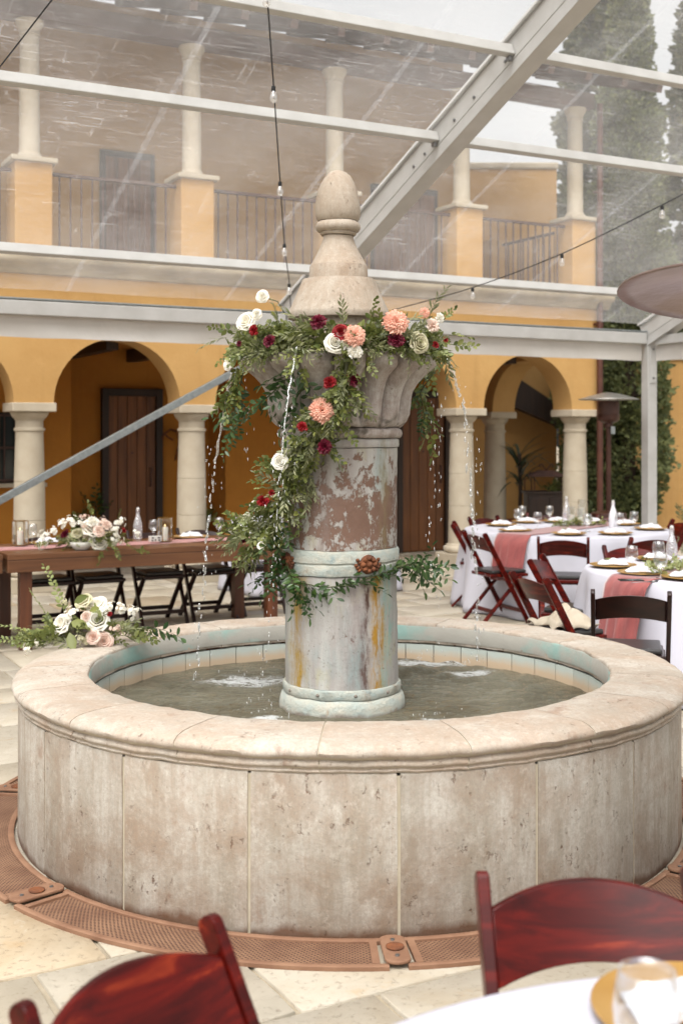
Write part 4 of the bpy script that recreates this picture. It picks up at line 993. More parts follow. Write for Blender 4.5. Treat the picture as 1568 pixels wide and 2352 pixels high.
vine(RG, [pt(1000, 850, 5.6), pt(965, 900, 5.65), pt(975, 960, 5.65)], 'c', 6, rd, .55, spread=.5)
for i in range(44):
    t = rd.uniform(-1.5, 1.5); o = Vector((math.sin(t), -math.cos(t), 0)); P = Vector((CX, 5.46, 2.05)) + o * rd.uniform(.43, .46)
    put_sprig(RG, rd.choices('abd', (4, 2, 2))[0], P, Vector((math.cos(t), math.sin(t), 0)) * rd.uniform(-.9, .9) + o * .6 + Vector((0, 0, -rd.uniform(.1, .8))), rd, .72)
# ---- cascading garland
CG = thing('cascade_garland', 'flower garland cascading diagonally down the front of the fountain column', 'garland', (CX - .1, 5.16, 1.25))
cas = [(800, 812, .45), (792, 870, .42), (780, 920, .40), (752, 960, .38), (720, 1000, .34), (692, 1045, .32), (668, 1095, .32), (652, 1145, .33), (634, 1185, .34), (612, 1215, .36), (588, 1240, .38)]
cp3 = [on_ring(*c) for c in cas]; MB().tube([p - CG.location for p in cp3], .016, 6).build('vine_rope', M['stem'], CG, True)
for i in range(250):
    s = rd.random() ** .85 * (len(cp3) - 1); k = min(int(s), len(cp3) - 2); p = cp3[k].lerp(cp3[k + 1], s - k); tg = (cp3[k + 1] - cp3[k]).normalized()
    wd_ = .02 + .026 * (s / 10)
    p = p + Vector((rd.gauss(0, wd_), rd.uniform(-.03, .01), rd.gauss(0, wd_)))
    d = tg * rd.uniform(.5, 1.2) + Vector((rd.gauss(0, .55), -rd.uniform(0, .7), rd.gauss(0, .45)))
    put_sprig(CG, rd.choices('abd', (5, 2.2, 1.6))[0], p, d, rd, .7)
for i in range(9):
    p = on_ring(rd.uniform(785, 830), rd.uniform(870, 930), .40); put_sprig(CG, rd.choice('aab'), p, Vector((rd.gauss(.1, .4), -.3, -1)), rd, .75)
for (px, py, dr) in ((560, 1215, (-1, -.2, .1)), (575, 1225, (-1, -.1, -.1)), (560, 1235, (-.9, -.2, -.4)), (585, 1200, (-1, 0, .4)), (600, 1255, (-.5, -.2, -.9)), (590, 1250, (-.8, -.2, -.6)), (640, 1120, (-.9, -.2, .3)), (650, 1095, (-.9, -.2, .4)), (640, 1060, (-1, -.1, .2))):
    for _ in range(3): put_sprig(CG, rd.choice('abd'), on_ring(px + rd.uniform(-12, 12), py + rd.uniform(-10, 10), .36), Vector(dr), rd, .8)
vine(CG, [on_ring(640, 1190, .34), on_ring(640, 1240, .33), on_ring(636, 1290, .31), on_ring(640, 1320, .30)], 'c', 16, rd, .62)
casfl = [('carn_red', 720, 580, 38), ('carn_burg', 848, 565, 40), ('dahlia_peach', 675, 735, 66), ('carn_red', 567, 825, 30), ('carn_burg', 690, 935, 42), ('rose_white', 445, 1018, 44), ('carn_red', 352, 1235, 36), ('carn_red', 400, 1190, 20), ('rose_white', 312, 1262, 32), ('rose_white', 272, 1330, 34), ('carn_burg', 240, 1446, 24), ('carn_white', 190, 1390, 30), ('carn_cream', 215, 1405, 26), ('rose_white', 345, 1480, 24), ('carn_white', 1112, 1534, 14)]
for (k, x, y, r) in casfl[:-1]:
    px, py = c4(x, y); P = on_ring(px, py, .455 if py < 1000 else .405)
    put_flower(CG, k, P, Vector((rd.uniform(-.4, .3), -1, rd.uniform(0, .5))), r / 1.96 / 1.2245 * SX * .93, rd)
# ---- smilax swag low on the shaft
SG = thing('smilax_swag', 'dark green smilax vine swag draped around the lower column band', 'garland', (CX, 5.16, 1.03))
sw = [(655, 1285), (668, 1322), (700, 1340), (740, 1350), (800, 1345), (840, 1330), (880, 1316), (915, 1305)]
sp = [on_ring(x, y, .278) for (x, y) in sw] + [pt(945, 1303, 5.36), pt(975, 1308, 5.32)]
vine(SG, sp, 'c', 24, rd, .68, 'vine_rope', .6)
vine(SG, [on_ring(672, 1325, .285), on_ring(682, 1350, .285), on_ring(690, 1378, .285)], 'c', 7, rd, .6, spread=.5)
vine(SG, [on_ring(905, 1305, .30), pt(940, 1295, 5.3), pt(980, 1305, 5.3)], 'c', 9, rd, .62, spread=.5)
vine(SG, [on_ring(640, 1300, .29), pt(625, 1310, 5.35), pt(612, 1325, 5.35)], 'c', 5, rd, .6, spread=.5)
# ================================================================== FALLING WATER
def jet(label, pts, r0, brk, sd):
    rd = random.Random(sd); P = [Vector(p) for p in pts]; fine = []
    for i in range(len(P) - 1):
        for k in range(14):
            t = k / 14; a, b = P[i], P[i + 1]; c0 = P[max(i - 1, 0)]; c1 = P[min(i + 2, len(P) - 1)]
            fine.append(.5 * ((2 * a) + (b - c0) * t + (2 * c0 - 5 * a + 4 * b - c1) * t * t + (3 * a - c0 - 3 * b + c1) * t ** 3))
    nb = int(len(fine) * brk); loc = fine[0]; m = MB()
    m.tube([p - loc + Vector((rd.gauss(0, .0018), rd.gauss(0, .0018), 0)) for p in fine[:nb]], [r0 * (.55 + .8 * rd.random() ** 1.5) * (1 - .35 * i / nb) for i in range(nb)], 7)
    o = m.build('water_jet', M['jet'], None, True, loc=loc)
    tag(o, label, 'water jet', 'water jets falling from the fountain bowl')
    dm = MB()
    for i in range(nb, len(fine) - 1):
        if rd.random() < .62:
            p = fine[i].lerp(fine[i + 1], rd.random()) - loc; s = (fine[i + 1] - fine[i]).normalized(); L = r0 * rd.uniform(1.0, 2.6); rr = r0 * rd.uniform(.35, .8)
            j = Vector((rd.gauss(0, .006), rd.gauss(0, .006), 0)); dm.tube([p + j - s * L, p + j - s * L * .4, p + j + s * L * .5, p + j + s * L], [rr * .15, rr * .8, rr, rr * .2], 6)
    for i in range(60):
        k = rd.randrange(int(len(fine) * .15), len(fine)); p = fine[k] - loc + Vector((rd.gauss(0, .03), rd.gauss(0, .03), rd.gauss(0, .02))); rr = rd.uniform(.0012, .003)
        dm.tube([p + Vector((0, 0, -rr * 2.5)), p, p + Vector((0, 0, rr * 2.5))], [rr * .2, rr, rr * .2], 5)
    tag(dm.build('droplets', M['jet'], o, True), kind='stuff')
jet('water jet falling on the far left side of the column', [pt(535, 852, 5.5), pt(524, 890, 5.56), pt(508, 980, 5.66), pt(492, 1080, 5.74), pt(480, 1190, 5.80), pt(470, 1300, 5.86), pt(458, 1440, 5.92), pt(450, 1560, 5.96)], .0085, .42, 1)
jet('water jet arching out on the right side of the bowl', [pt(1020, 822, 5.68), pt(1036, 845, 5.74), pt(1052, 895, 5.82), pt(1066, 960, 5.90), pt(1075, 1060, 5.98), pt(1084, 1180, 6.06), pt(1092, 1340, 6.16), pt(1098, 1530, 6.25)], .011, .34, 2)
jet('water jet streaming down in front of the garland', [on_ring(682, 795, .47), on_ring(672, 850, .50), pt(660, 920, 4.96), pt(651, 1000, 4.95), pt(643, 1090, 4.94), pt(636, 1200, 4.93), pt(626, 1330, 4.95), pt(612, 1480, 5.0), pt(602, 1625, 5.08)], .0052, .46, 3)
# thin drips from the bowl edge
rd = random.Random(9); dm = MB()
for (px, Y, y0, y1, n) in ((1012, 5.5, 880, 1500, 30), (1000, 5.55, 900, 1400, 18), (568, 5.4, 870, 1180, 14), (1100, 6.0, 1000, 1480, 22), (985, 5.2, 1000, 1300, 10)):
    for i in range(n):
        p = pt(px + rd.gauss(0, 6), rd.uniform(y0, y1), Y + rd.uniform(-.05, .05)); rr = rd.uniform(.0018, .0036); dm.tube([p + Vector((0, 0, -rr * 3)), p, p + Vector((0, 0, rr * 3))], [rr * .2, rr, rr * .2], 6)
for (sx, sy) in ((-.50, .50), (.62, .72), (.40, .98), (.38, -.30), (-.36, -.28)):
    for i in range(16):
        p = FC + Vector((sx + rd.gauss(0, .06), sy + rd.gauss(0, .05), .475 + abs(rd.gauss(0, .03)))); rr = rd.uniform(.0015, .0035); dm.tube([p + Vector((0, 0, -rr * 2)), p, p + Vector((0, 0, rr * 2))], [rr * .2, rr, rr * .2], 5)
tag(dm.build('water_drips', M['jet'], None, True), 'loose drops dripping from the bowl edge and splashing in the basin', 'water drops', kind='stuff')
# ================================================================== FOLDING CHAIRS (face local +y)
def make_chair(mat, name='folding_chair'):
    t = thing(name, 'x', 'chair'); top = Vector((0, -.25, .80)); foot = Vector((0, .19, 0)); dv = (foot - top).normalized()
    for s in (-1, 1):
        m = MB(); a = top + Vector((s * .208, 0, 0)); b = foot + Vector((s * .208, 0, 0))
        pr = []; n = Vector((0, dv.z, -dv.y)).normalized()
        pl = []
        for k in range(7): an = math.pi * k / 6; pl.append(a + n * .023 * math.cos(an) - dv * .018 * math.sin(an))
        pl += [b - n * .02, b + n * .02]
        m.prism([p - Vector((.0125, 0, 0)) for p in pl], (.025, 0, 0)); m.build('back_stile', mat, t, bevel=.004)
        r = MB(); r.beam((s * .178, .13, .425), (s * .178, -.26, .004), .022, .04, (1, 0, 0)); r.build('rear_leg', mat, t, bevel=.004)
    def rail(u, v, o):
        x = -.195 + .39 * u; c = 1 - (x / .195) ** 2; w = .126 + .008 * c
        z = .694 + .03 * c + (v - .5) * w; y = -.25 + (.80 - z) * .55 - .035 * c + o
        return Vector((x, y, z))
    m = MB(); N = 16; vs = []
    for i in range(N + 1):
        for (v, o) in ((0, 0), (1, 0), (1, .016), (0, .016)): vs.append(rail(i / N, v, o))
    fs = [(4 * i + j, 4 * i + 4 + j, 4 * i + 4 + (j + 1) % 4, 4 * i + (j + 1) % 4) for i in range(N) for j in range(4)] + [(0, 1, 2, 3), (4 * N + 3, 4 * N + 2, 4 * N + 1, 4 * N)]
    m.add(vs, fs).build('back_rail', mat, t, 40, bevel=.003)
    s_ = MB().box((0, .01, .43), (.375, .38, .028)).build('seat', mat, t, bevel=.006)
    MB().box((0, .012, .461), (.345, .35, .032)).build('seat_pad', M['blackpad'], s_, bevel=.012, seg=3)
    MB().beam((-.196, .13, .11), (.196, .13, .11), .018, .035).build('stretcher', mat, t, bevel=.003)
    MB().beam((-.168, -.16, .115), (.168, -.16, .115), .018, .035).build('stretcher', mat, t, bevel=.003)
    MB().beam((-.196, -.02, .40), (.196, -.02, .40), .016, .03).build('stretcher', mat, t, bevel=.003)
    return t
CHN = {}
def put_chair(kind, B, f, label, group):
    f = Vector((f[0], f[1], 0)).normalized(); rz = math.atan2(-f.x, f.y); loc = Vector((B[0], B[1], 0)) + f * .25
    first = kind not in CHN
    if first: CHN[kind] = make_chair(M[kind])
    return rep(CHN[kind], 0 if first else 1, label, loc, rz, group)
GF, GN, GB = 'chairs at the far round table', 'chairs at the near right round table', 'chairs in the foreground'
put_chair('mahogany', (.485, 2.40), (.06, -1), 'mahogany folding chair close to camera at right, its curved back before the fountain wall', GB)
put_chair('mahogany', (-.36, 2.005), (.8, -.6), 'mahogany folding chair cut off at the lower left corner', GB)
put_chair('mahogany', (1.88, 10.25), (.2, 1), 'mahogany folding chair seen from behind in front of far round table', GF)
put_chair('mahogany', (1.19, 10.85), (.93, .36), 'mahogany folding chair beside the hanging end of far table runner, seat showing', GF)
put_chair('mahogany', (1.11, 12.0), (.99, -.12), 'leftmost mahogany chair, seen nearly edge on beside far round table', GF)
put_chair('mahogany', (1.52, 12.95), (.62, -.8), 'mahogany chair at the back left of the far round table', GF)
put_chair('mahogany', (2.27, 13.42), (0, -1), 'mahogany chair behind far round table beneath the lantern cabinet', GF)
put_chair('mahogany', (2.98, 13.1), (-.5, -.85), 'mahogany chair behind far round table next to patio heater foot', GF)
put_chair('mahogany', (2.66, 10.3), (-.25, .97), 'mahogany chair at front right of far table, above the bottle', GF)
put_chair('mahogany', (3.46, 12.3), (-1, -.15), 'mahogany chair at right edge of photo beside far round table', GF)
put_chair('mahogany', (2.27, 9.55), (.2, -1), 'mahogany chair on the far side of near right table, facing camera', GN)
put_chair('mahogany', (1.39, 8.62), (.93, -.36), 'mahogany chair turned sideways, second from camera, left of near right table', GN)
d2 = put_chair('mahogany', (1.16, 7.5), (.93, .36), 'mahogany chair with beige wrap on its seat left of near right table', GN)
put_chair('darkchair', (1.61, 6.72), (.22, .97), 'dark wood folding chair seen from behind right of the fountain rim', GN)

# ================================================================== ROUND TABLES, CLOTHS, RUNNERS
def round_table(c, Rr, lab, clab, nf, sd):
    t = thing('round_table', lab, 'table', (c[0], c[1], 0), 0, 'round banquet tables')
    MB().lathe([(0, .735), (Rr - .004, .735), (Rr, .74), (Rr, .754), (Rr - .004, .757), (0, .757)], 64).build('tabletop', M['farmwood'], t)
    MB().lathe([(.25, 0), (.25, .03), (.05, .06), (.04, .4), (.05, .70), (.2, .734), (0, .7345)], 24).build('pedestal', M['iron'], t, 40)
    rings = [(0, .7615), (Rr * .5, .7615), (Rr * .9, .7615), (Rr - .01, .761), (Rr + .008, .756), (Rr + .016, .742)] + [(Rr + .025 + .09 * k / 14, .742 - .732 * k / 14) for k in range(1, 15)]
    def fr(r, z, th):
        if z > .75: return r, z
        s = (.745 - z) / .74; w = math.cos(nf * th + 2.0 * noise.noise(Vector((math.cos(th) * 2, math.sin(th) * 2, sd))))
        w2 = noise.noise(Vector((math.cos(th) * 5, math.sin(th) * 5, sd + z * 1.3)))
        return r + (.06 * w + .06 * w2) * s ** .75, z + .012 * w2 * (s > .95)
    o = MB().lathe(rings, 180, fr=fr, caps=False).build('tablecloth', M['cloth'], None, True, loc=(c[0], c[1], 0))
    sd_ = o.modifiers.new('thickness', 'SOLIDIFY'); sd_.thickness = .0015; sd_.offset = -1
    return tag(o, clab, 'tablecloth', 'white round tablecloths')
T1, T2, T3, TJ = (2.22, 11.9), (2.62, 8.3), (-.33, 13.4), (.63, 1.17)
round_table(T1, .99, 'round table under white cloth before the patio heater', 'white cloth on the far round table before the patio heater', 11, 1)
round_table(T2, .92, 'round table under white cloth at right edge, behind fountain rim', 'white cloth on the round table at right edge behind fountain rim', 10, 2)
round_table(T3, .88, 'round table under white cloth half hidden behind fountain column', 'white cloth on the table half hidden behind the fountain column', 10, 3)
round_table(TJ, .90, 'round table under white cloth nearest the camera, bottom right corner', 'white cloth on the table nearest the camera, bottom right corner', 10, 4)
def runner(c, Rr, d, wd, drop0, drop1, mat, label):
    d = Vector((d[0], d[1], 0)).normalized(); n = Vector((-d.y, d.x, 0)); NS, NW = 70, 12
    def fn(u, v):
        tt = (v - .5) * wd; e = math.sqrt(Rr * Rr - tt * tt) + .012; Lt = drop0 + 2 * e + drop1; s = u * Lt - drop0
        rip = noise.noise(Vector((s * 2, tt * 22, c[0]))); rf = math.cos(tt * 75 + 1)
        if 0 <= s <= 2 * e: p = d * (s - e); z = .7665 + .004 * max(0, rip)
        else:
            k = -s if s < 0 else s - 2 * e; sg = -1 if s < 0 else 1
            f = min(1, k / .06); p = d * sg * (e + .045 * f + .24 * k + .016 * rf * min(1, k * 3) + .01 * rip * f) + n * 0; z = .7665 - k * .985
            tt *= 1 - .06 * min(1, k * 2)
        q = p + n * tt; return Vector((q.x, q.y, z))
    o = MB().grid(NS, NW, fn).build('table_runner', M[mat], None, True, loc=(c[0], c[1], 0))
    so = o.modifiers.new('thickness', 'SOLIDIFY'); so.thickness = .003; so.offset = 1
    return tag(o, label, 'table runner', 'velvet table runners')
runner(T1, .99, (.64, .77), .36, .42, .3, 'runner', 'rust rose velvet runner hanging off left front of far round table')
runner(T2, .92, (.8, .55), .36, .42, .3, 'runner', 'rust rose velvet runner hanging off the near right table toward the fountain')

# ================================================================== TABLEWARE
charger_me = MB().lathe([(0, .004), (.10, .004), (.108, .008), (.125, .013), (.155, .015), (.16, .0165), (.161, .013), (.15, .010), (.11, .0), (0, .0)], 40).mesh('charger', M['gold'], 40)
gob_me = MB().lathe([(0, .0), (.033, .0), (.034, .003), (.02, .006), (.007, .012), (.0055, .03), (.0055, .05), (.012, .058), (.03, .072), (.041, .092), (.043, .112), (.0405, .14), (.036, .165), (.0348, .165), (.0392, .14), (.0415, .112), (.0395, .092), (.029, .074), (0, .066)], 28).mesh('goblet', M['glass'], True)
def nap_mesh(sd):
    m = MB()
    def fn(u, v):
        x = (u - .5) * .21; k = 1 - .42 * math.exp(-(x / .028) ** 2); y = (v - .5) * .105 * k * (1 + .08 * math.sin(9 * u + sd))
        e = min(1, 6 * min(u, 1 - u)) * min(1, 5 * min(v, 1 - v)); f = noise.noise(Vector((u * 6, v * 7, sd)))
        return Vector((x, y, .0165 + e * (.022 + .014 * f + .006 * math.sin(v * 16)) + .012 * math.exp(-(x / .03) ** 2) * e))
    m.grid(22, 14, fn); return m.mesh('napkin', M['napkin'], True, fix=False)
NAP = [nap_mesh(i * 3.3) for i in range(4)]
def c3(x, y): return ((1240 + x / 2.306) / 1.2245, (1380 + y / 2.306) / 1.2245)
def c1(x, y): return ((x / 2.306) / 1.2245, (1380 + y / 2.306) / 1.2245)
rd = random.Random(21)
def inside(P, c, r):
    d = Vector((P.x - c[0], P.y - c[1], 0))
    if d.length > r: d = d.normalized() * r; P = Vector((c[0] + d.x, c[1] + d.y, P.z))
    return P
ZT = .770
NTIE = MB().lathe([(.017, -.012), (.019, 0), (.017, .012)], 12, caps=False).mesh('napkin_tie', M['beige_cloth'], True)
def setting(P, face, lab, grp, spr=False):
    tag(link('charger', charger_me, None, P), 'gold charger plate ' + lab, 'plate', grp[0])
    n = link('napkin', NAP[rd.randrange(4)], None, P + Vector((0, 0, .0005)), (0, 0, face + rd.uniform(-.3, .3))); tag(n, 'white napkin on the plate ' + lab, 'napkin', grp[1])
    link('napkin_tie', NTIE, n, (0, 0, .03), (0, R(90), 0))
    if spr: link('herb_sprig', SPR['d'][rd.randrange(4)], n, (-.06, .0, .052), (0, 0, R(-70)), .75)
g1 = ('place plates of the far table', 'napkins of the far table'); g2 = ('place plates of the near right table', 'napkins of the near right table')
for (x, y, lab, sp) in ((390, 225, 'at the left rim of far round table', 0), (480, 262, 'at left front of far table by the hanging runner', 0), (830, 290, 'at centre front of the far round table', 1), (1185, 287, 'at right front of the far round table', 0), (1365, 250, 'at the right rim of far round table', 0), (1265, 215, 'at back right of far table by the tent post', 0), (1025, 197, 'at back of far table between the two bottles', 0), (735, 190, 'at back of far table left of the clear bottle', 0), (500, 197, 'at back left of far table behind the goblets', 0)):
    P = inside(gz(*c3(x, y), ZT), T1, .80); setting(P, rd.uniform(-.2, .2), lab, g1, sp)
for (x, y, lab, sp) in ((1090, 490, 'at back left of near right table', 1), (1125, 552, 'at left rim of near right table, behind the phone', 0), (1470, 602, 'at front of near right table, right of the phone', 1), (1400, 448, 'at back of near right table by the bottle', 0)):
    P = inside(gz(*c3(x, y), ZT), T2, .74); setting(P, rd.uniform(-.2, .2), lab, g2, sp)
setting(Vector((.555, 1.90, ZT - .004)), .3, 'on the table nearest the camera', ('place plates', 'napkins'), 0)
def goblet(P, lab, grp, s=1.0): tag(link('goblet', gob_me, None, P, None, s), lab, 'goblet', grp)
for (x, y, lab) in ((498, 226, 'clear glass goblet nearest the left rim of far round table'), (520, 200, 'clear goblet at back left of far table, behind another goblet'), (625, 250, 'clear goblet standing on the runner at left of far table'), (703, 200, 'clear goblet at back of far table left of clear bottle'), (948, 265, 'clear goblet in front of the glass candle holders on far table'), (1155, 256, 'clear goblet just right of the frosted bottle on far table'), (1250, 246, 'clear goblet before the tent post at right of far table')):
    goblet(inside(gz(*c3(x, y), ZT), T1, .9), lab, 'goblets on the far round table')
for (x, y, lab) in ((1235, 516, 'clear goblet at left of near right table'), (1335, 582, 'clear goblet beside the phone on near right table'), (1410, 482, 'clear goblet beside the clear bottle on near right table')):
    goblet(inside(gz(*c3(x, y), ZT), T2, .84), lab, 'goblets on the near right table')
goblet(Vector((.42, 1.66, ZT - .003)), 'clear goblet in the bottom right corner, nearest the camera', 'goblets', 1.08)
def bottle(P, mat, lab):
    t = thing('swing_top_bottle', lab, 'bottle', P, 0, 'swing top water bottles')
    MB().lathe([(0, 0), (.036, 0), (.04, .005), (.04, .12), (.038, .14), (.026, .185), (.016, .215), (.0135, .235), (.0135, .25), (.016, .252), (.016, .26), (0, .26)], 28).build('bottle_body', M[mat], t, True)
    MB().lathe([(0, .26), (.013, .261), (.013, .272), (.008, .28), (0, .281)], 14).build('stopper', M['ceramic'], t, True)
    MB().tube([(-.017, 0, .225), (-.018, 0, .25), (-.012, 0, .284), (.012, 0, .284), (.018, 0, .25), (.017, 0, .225)], .0016, 5).build('wire_bail', M['bolt'], t, True)
bottle(inside(gz(*c3(812, 212), ZT), T1, .8), 'bottleglass', 'clear textured swing top bottle beside candles on far table')
bottle(inside(gz(*c3(1115, 250), ZT), T1, .8), 'bottlefrost', 'frosted white swing top bottle on far table before the heater')
bottle(inside(gz(*c3(1495, 488), ZT), T2, .8), 'bottleglass', 'clear textured swing top bottle on near right table')
def candle(P, h, lab, grp, r=.03):
    t = thing('pillar_candle', lab, 'candle', P, 0, grp)
    MB().lathe([(0, 0), (r, 0), (r, h - .004), (r - .004, h), (r * .6, h - .003), (0, h - .006)], 24).build('wax', M['wax'], t, 50)
    MB().tube([(0, 0, h - .006), (.001, 0, h + .008)], .0012, 5).build('wick', M['cable'], t)
    return t
for (x, y, h, lab) in ((845, 222, .1, 'short ivory pillar candle beside the clear bottle on far table'), (906, 228, .085, 'short ivory pillar candle inside tall glass on far table'), (915, 205, .15, 'tall ivory pillar candle behind the short ones on far table')):
    P = inside(gz(*c3(x, y), ZT), T1, .8); candle(P, h, lab, 'candles on the far table', .032)
    tag(MB().lathe([(0, -.001), (.044, -.001), (.045, .0), (.045, h + .09), (.043, h + .09), (.043, .0015), (0, .0015)], 28).build('glass_cylinder', M['glass'], None, 40, loc=P + Vector((0, 0, .0015))), 'open glass cylinder around the ' + lab.replace('inside tall glass ', ''), 'candle holder', 'glass candle cylinders')
def greenery(path, lab, n):
    t = thing('table_greenery', lab, 'greenery', path[0]); MB().tube([p - path[0] + Vector((0, 0, .012)) for p in path], .004, 5).build('vine_rope', M['stem'], t, True)
    for i in range(n):
        s = rd.random() * (len(path) - 1); k = min(int(s), len(path) - 2); p = path[k].lerp(path[k + 1], s - k) + Vector((rd.gauss(0, .03), rd.gauss(0, .05), .02 + abs(rd.gauss(0, .012))))
        put_sprig(t, rd.choice('dda'), p, Vector((rd.gauss(0, 1), rd.gauss(0, 1), abs(rd.gauss(0, .35)))), rd, .75)
greenery([inside(gz(*c3(x, y), ZT), T1, .85) for (x, y) in ((735, 235), (820, 232), (900, 232), (980, 228), (1060, 225))], 'loose eucalyptus greenery around the candles on far table', 34)
greenery([inside(gz(*c3(x, y), ZT), T2, .85) for (x, y) in ((1340, 560), (1420, 535), (1500, 520), (1590, 505))], 'loose eucalyptus greenery along near right table runner', 30)
P = gz(*c3(1230, 584), ZT + .006); tag(MB().box((0, 0, .004), (.15, .075, .008)).build('phone', M['phone'], None, bevel=.003, loc=P), 'black phone lying on the runner of near right table', 'phone')
P = gz(*c3(1320, 598), ZT + .006); f = MB(); f.tube([(-.09, -.03, .004), (0, 0, .006), (.05, .018, .005)], [.002, .0025, .005], 6); f.tube([(.05, .018, .005), (.09, .035, .006)], [.008, .006], 6); tag(f.build('fork', M['bolt'], None, True, loc=P), 'silver fork beside the phone on near right table', 'cutlery')
# beige wrap thrown on a chair seat
m = MB(); m.grid(30, 24, lambda u, v: Vector(((u - .5) * .34 + .03 * noise.noise(Vector((u * 5, v * 5, 2))), (v - .5) * .32 + .03 * noise.noise(Vector((u * 5, v * 5, 7))), .482 + max(-.0, (.11 * (1 - (2 * abs(u - .5)) ** 3) * (1 - (2 * abs(v - .5)) ** 3)) * (.62 + .7 * noise.noise(Vector((u * 3, v * 2.4, 1)))) + .03 * abs(math.sin(7 * u + 4 * v + 3 * noise.noise(Vector((u * 2, v * 2, 3)))))))))
o = m.build('cloth_wrap', M['beige_cloth'], None, True, loc=d2.location); o.rotation_euler = d2.rotation_euler; so = o.modifiers.new('thickness', 'SOLIDIFY'); so.thickness = .004
tag(o, 'crumpled beige wrap lying on the seat of a mahogany chair', 'cloth')

# ================================================================== FARM TABLES ON THE LEFT
FO = Vector((-2.57, 9.30, 0)); FL_, FD = 2.44, .95
def farm_table(loc, lab):
    t = thing('farm_table', lab, 'table', loc, UANG, 'long wooden farm tables')
    for k in range(5):
        w = FD / 5; MB().box((FL_ / 2, w * (k + .5), .7375), (FL_, w - .003, .045)).build('plank', M['farmwood'], t, bevel=.004)
    MB().box((FL_ / 2, .035, .665), (FL_ - .002, .06, .098)).build('apron', M['farmwood'], t, bevel=.005)
    MB().box((FL_ / 2, FD - .035, .665), (FL_ - .002, .06, .098)).build('apron', M['farmwood'], t, bevel=.005)
    for x in (.04, FL_ - .04): MB().box((x, FD / 2, .665), (.06, FD - .132, .098)).build('apron', M['farmwood'], t, bevel=.005)
    for x in (.16, FL_ - .16):
        for y in (.115, FD - .115): MB().box((x, y, .357), (.095, .095, .714)).build('leg', M['farmleg'], t, bevel=.006)
    return t
farm_table(FO, 'long brown wooden farm table with flowers behind the fountain')
farm_table(FO - UD * (FL_ + .035), 'second farm table end cut off at left edge of photo')
def ft(x, y, z=.7605): return Vector((FO.x, FO.y, z)) + UD * x + ND * y
def ftp(px, py, z=.7605):
    P = gz(px, py, z); d = P - FO; return Vector((d.dot(UD), d.dot(ND), 0))
DC = 'dark folding chairs along the far side of the farm table'
labs = ['dark folding chair under the left end of farm table, partly behind the leg', 'dark folding chair under farm table, second from the left', 'dark folding chair under farm table, third from the left', 'dark folding chair under farm table, fourth from the left', 'dark folding chair under farm table nearest the fountain column']
for (px, py), lab in zip(((121, 1339), (241, 1332), (381, 1323), (497, 1314), (612, 1306)), labs):
    P = gz(px, py, .44); B = P + ND * .45; put_chair('darkchair', (B.x, B.y), (-ND.x, -ND.y), lab, DC)
# dusty rose runner along the table
def rfn(u, v):
    x = -.6 + u * 3.0; y = .50 + (v - .5) * (.30 + .05 * noise.noise(Vector((x * 2, 0, 0)))) + .04 * noise.noise(Vector((x * 1.3, 3, 0)))
    return ft(x, y, .7615 + .014 * max(0, noise.noise(Vector((x * 2.5, v * 9, 4)))))
o = MB().grid(110, 16, rfn).build('table_runner', M['runner_pale'], None, True); tag(o, 'crinkled dusty rose runner along the farm table', 'table runner')
def hex_lantern(P, lab, h=.2, r=.066):
    t = thing('hexagonal_lantern', lab, 'lantern', P, .35, 'hexagonal candle lanterns')
    v = [Vector((r * math.cos(math.pi / 3 * k), r * math.sin(math.pi / 3 * k), 0)) for k in range(6)]
    MB().prism([p * 1.0 for p in v], (0, 0, .004)).build('base', M['brass'], t)
    for k in range(6):
        a, b = v[k], v[(k + 1) % 6]; MB().beam(a + Vector((0, 0, .004)), a + Vector((0, 0, h)), .005, .005, (1, 0, 0)).build('frame_post', M['brass'], t)
        MB().beam(a + Vector((0, 0, h)), b + Vector((0, 0, h)), .005, .005).build('frame_rail', M['brass'], t)
        a2, b2 = a.lerp(b, .06), a.lerp(b, .94); MB().add([a2 + Vector((0, 0, .005)), b2 + Vector((0, 0, .005)), b2 + Vector((0, 0, h - .004)), a2 + Vector((0, 0, h - .004))], [(0, 1, 2, 3)]).build('pane', M['glass'], t, fix=False)
def clampft(d, m=.1): return Vector((min(max(d.x, .1), FL_ - .1), min(max(d.y, m), FD - m), 0))
for (x, y, lab) in ((130, 362, 'at the left end of farm table'), (1070, 335, 'right of the bottle on farm table')):
    d = clampft(ftp(*c1(x, y)), .2); P = ft(d.x, d.y, .772); hex_lantern(P, 'brass framed hexagonal glass lantern ' + lab)
    c = candle(P + Vector((0, 0, .0045)), .115, 'white pillar candle in the hexagonal lantern ' + lab, 'candles on the farm table', .026)
    MB().lathe([(0, .119), (.003, .122), (.0035, .128), (0, .142)], 10).build('flame', M['flame'], c, True)
gg = 'goblets on the farm table'
for (x, y, lab) in ((205, 345, 'goblet behind the left hexagonal lantern on farm table'), (990, 312, 'goblet just left of the right hexagonal lantern'), (1405, 292, 'goblet on farm table nearest the fountain column'), (1535, 285, 'goblet on farm table half hidden by garland tail')):
    d = clampft(ftp(*c1(x, y)), .12); goblet(ft(d.x, d.y, .7645 if not .33 < d.y < .67 else .775), lab, gg)
g3 = ('place plates on the farm table', 'napkins on the farm table')
for (x, y, lab) in ((225, 318, 'on farm table behind the left lantern'), (1140, 285, 'on farm table behind the right lantern'), (1440, 268, 'on farm table nearest the fountain column')):
    d = clampft(ftp(*c1(x, y)), .17); d.y = max(d.y, .74); setting(ft(d.x, d.y, .762), UANG, lab, g3)
d = clampft(ftp(*c1(825, 300)), .1); bottle(ft(d.x, max(d.y, .7), .7615), 'bottleglass', 'clear textured swing top bottle behind flowers on farm table')
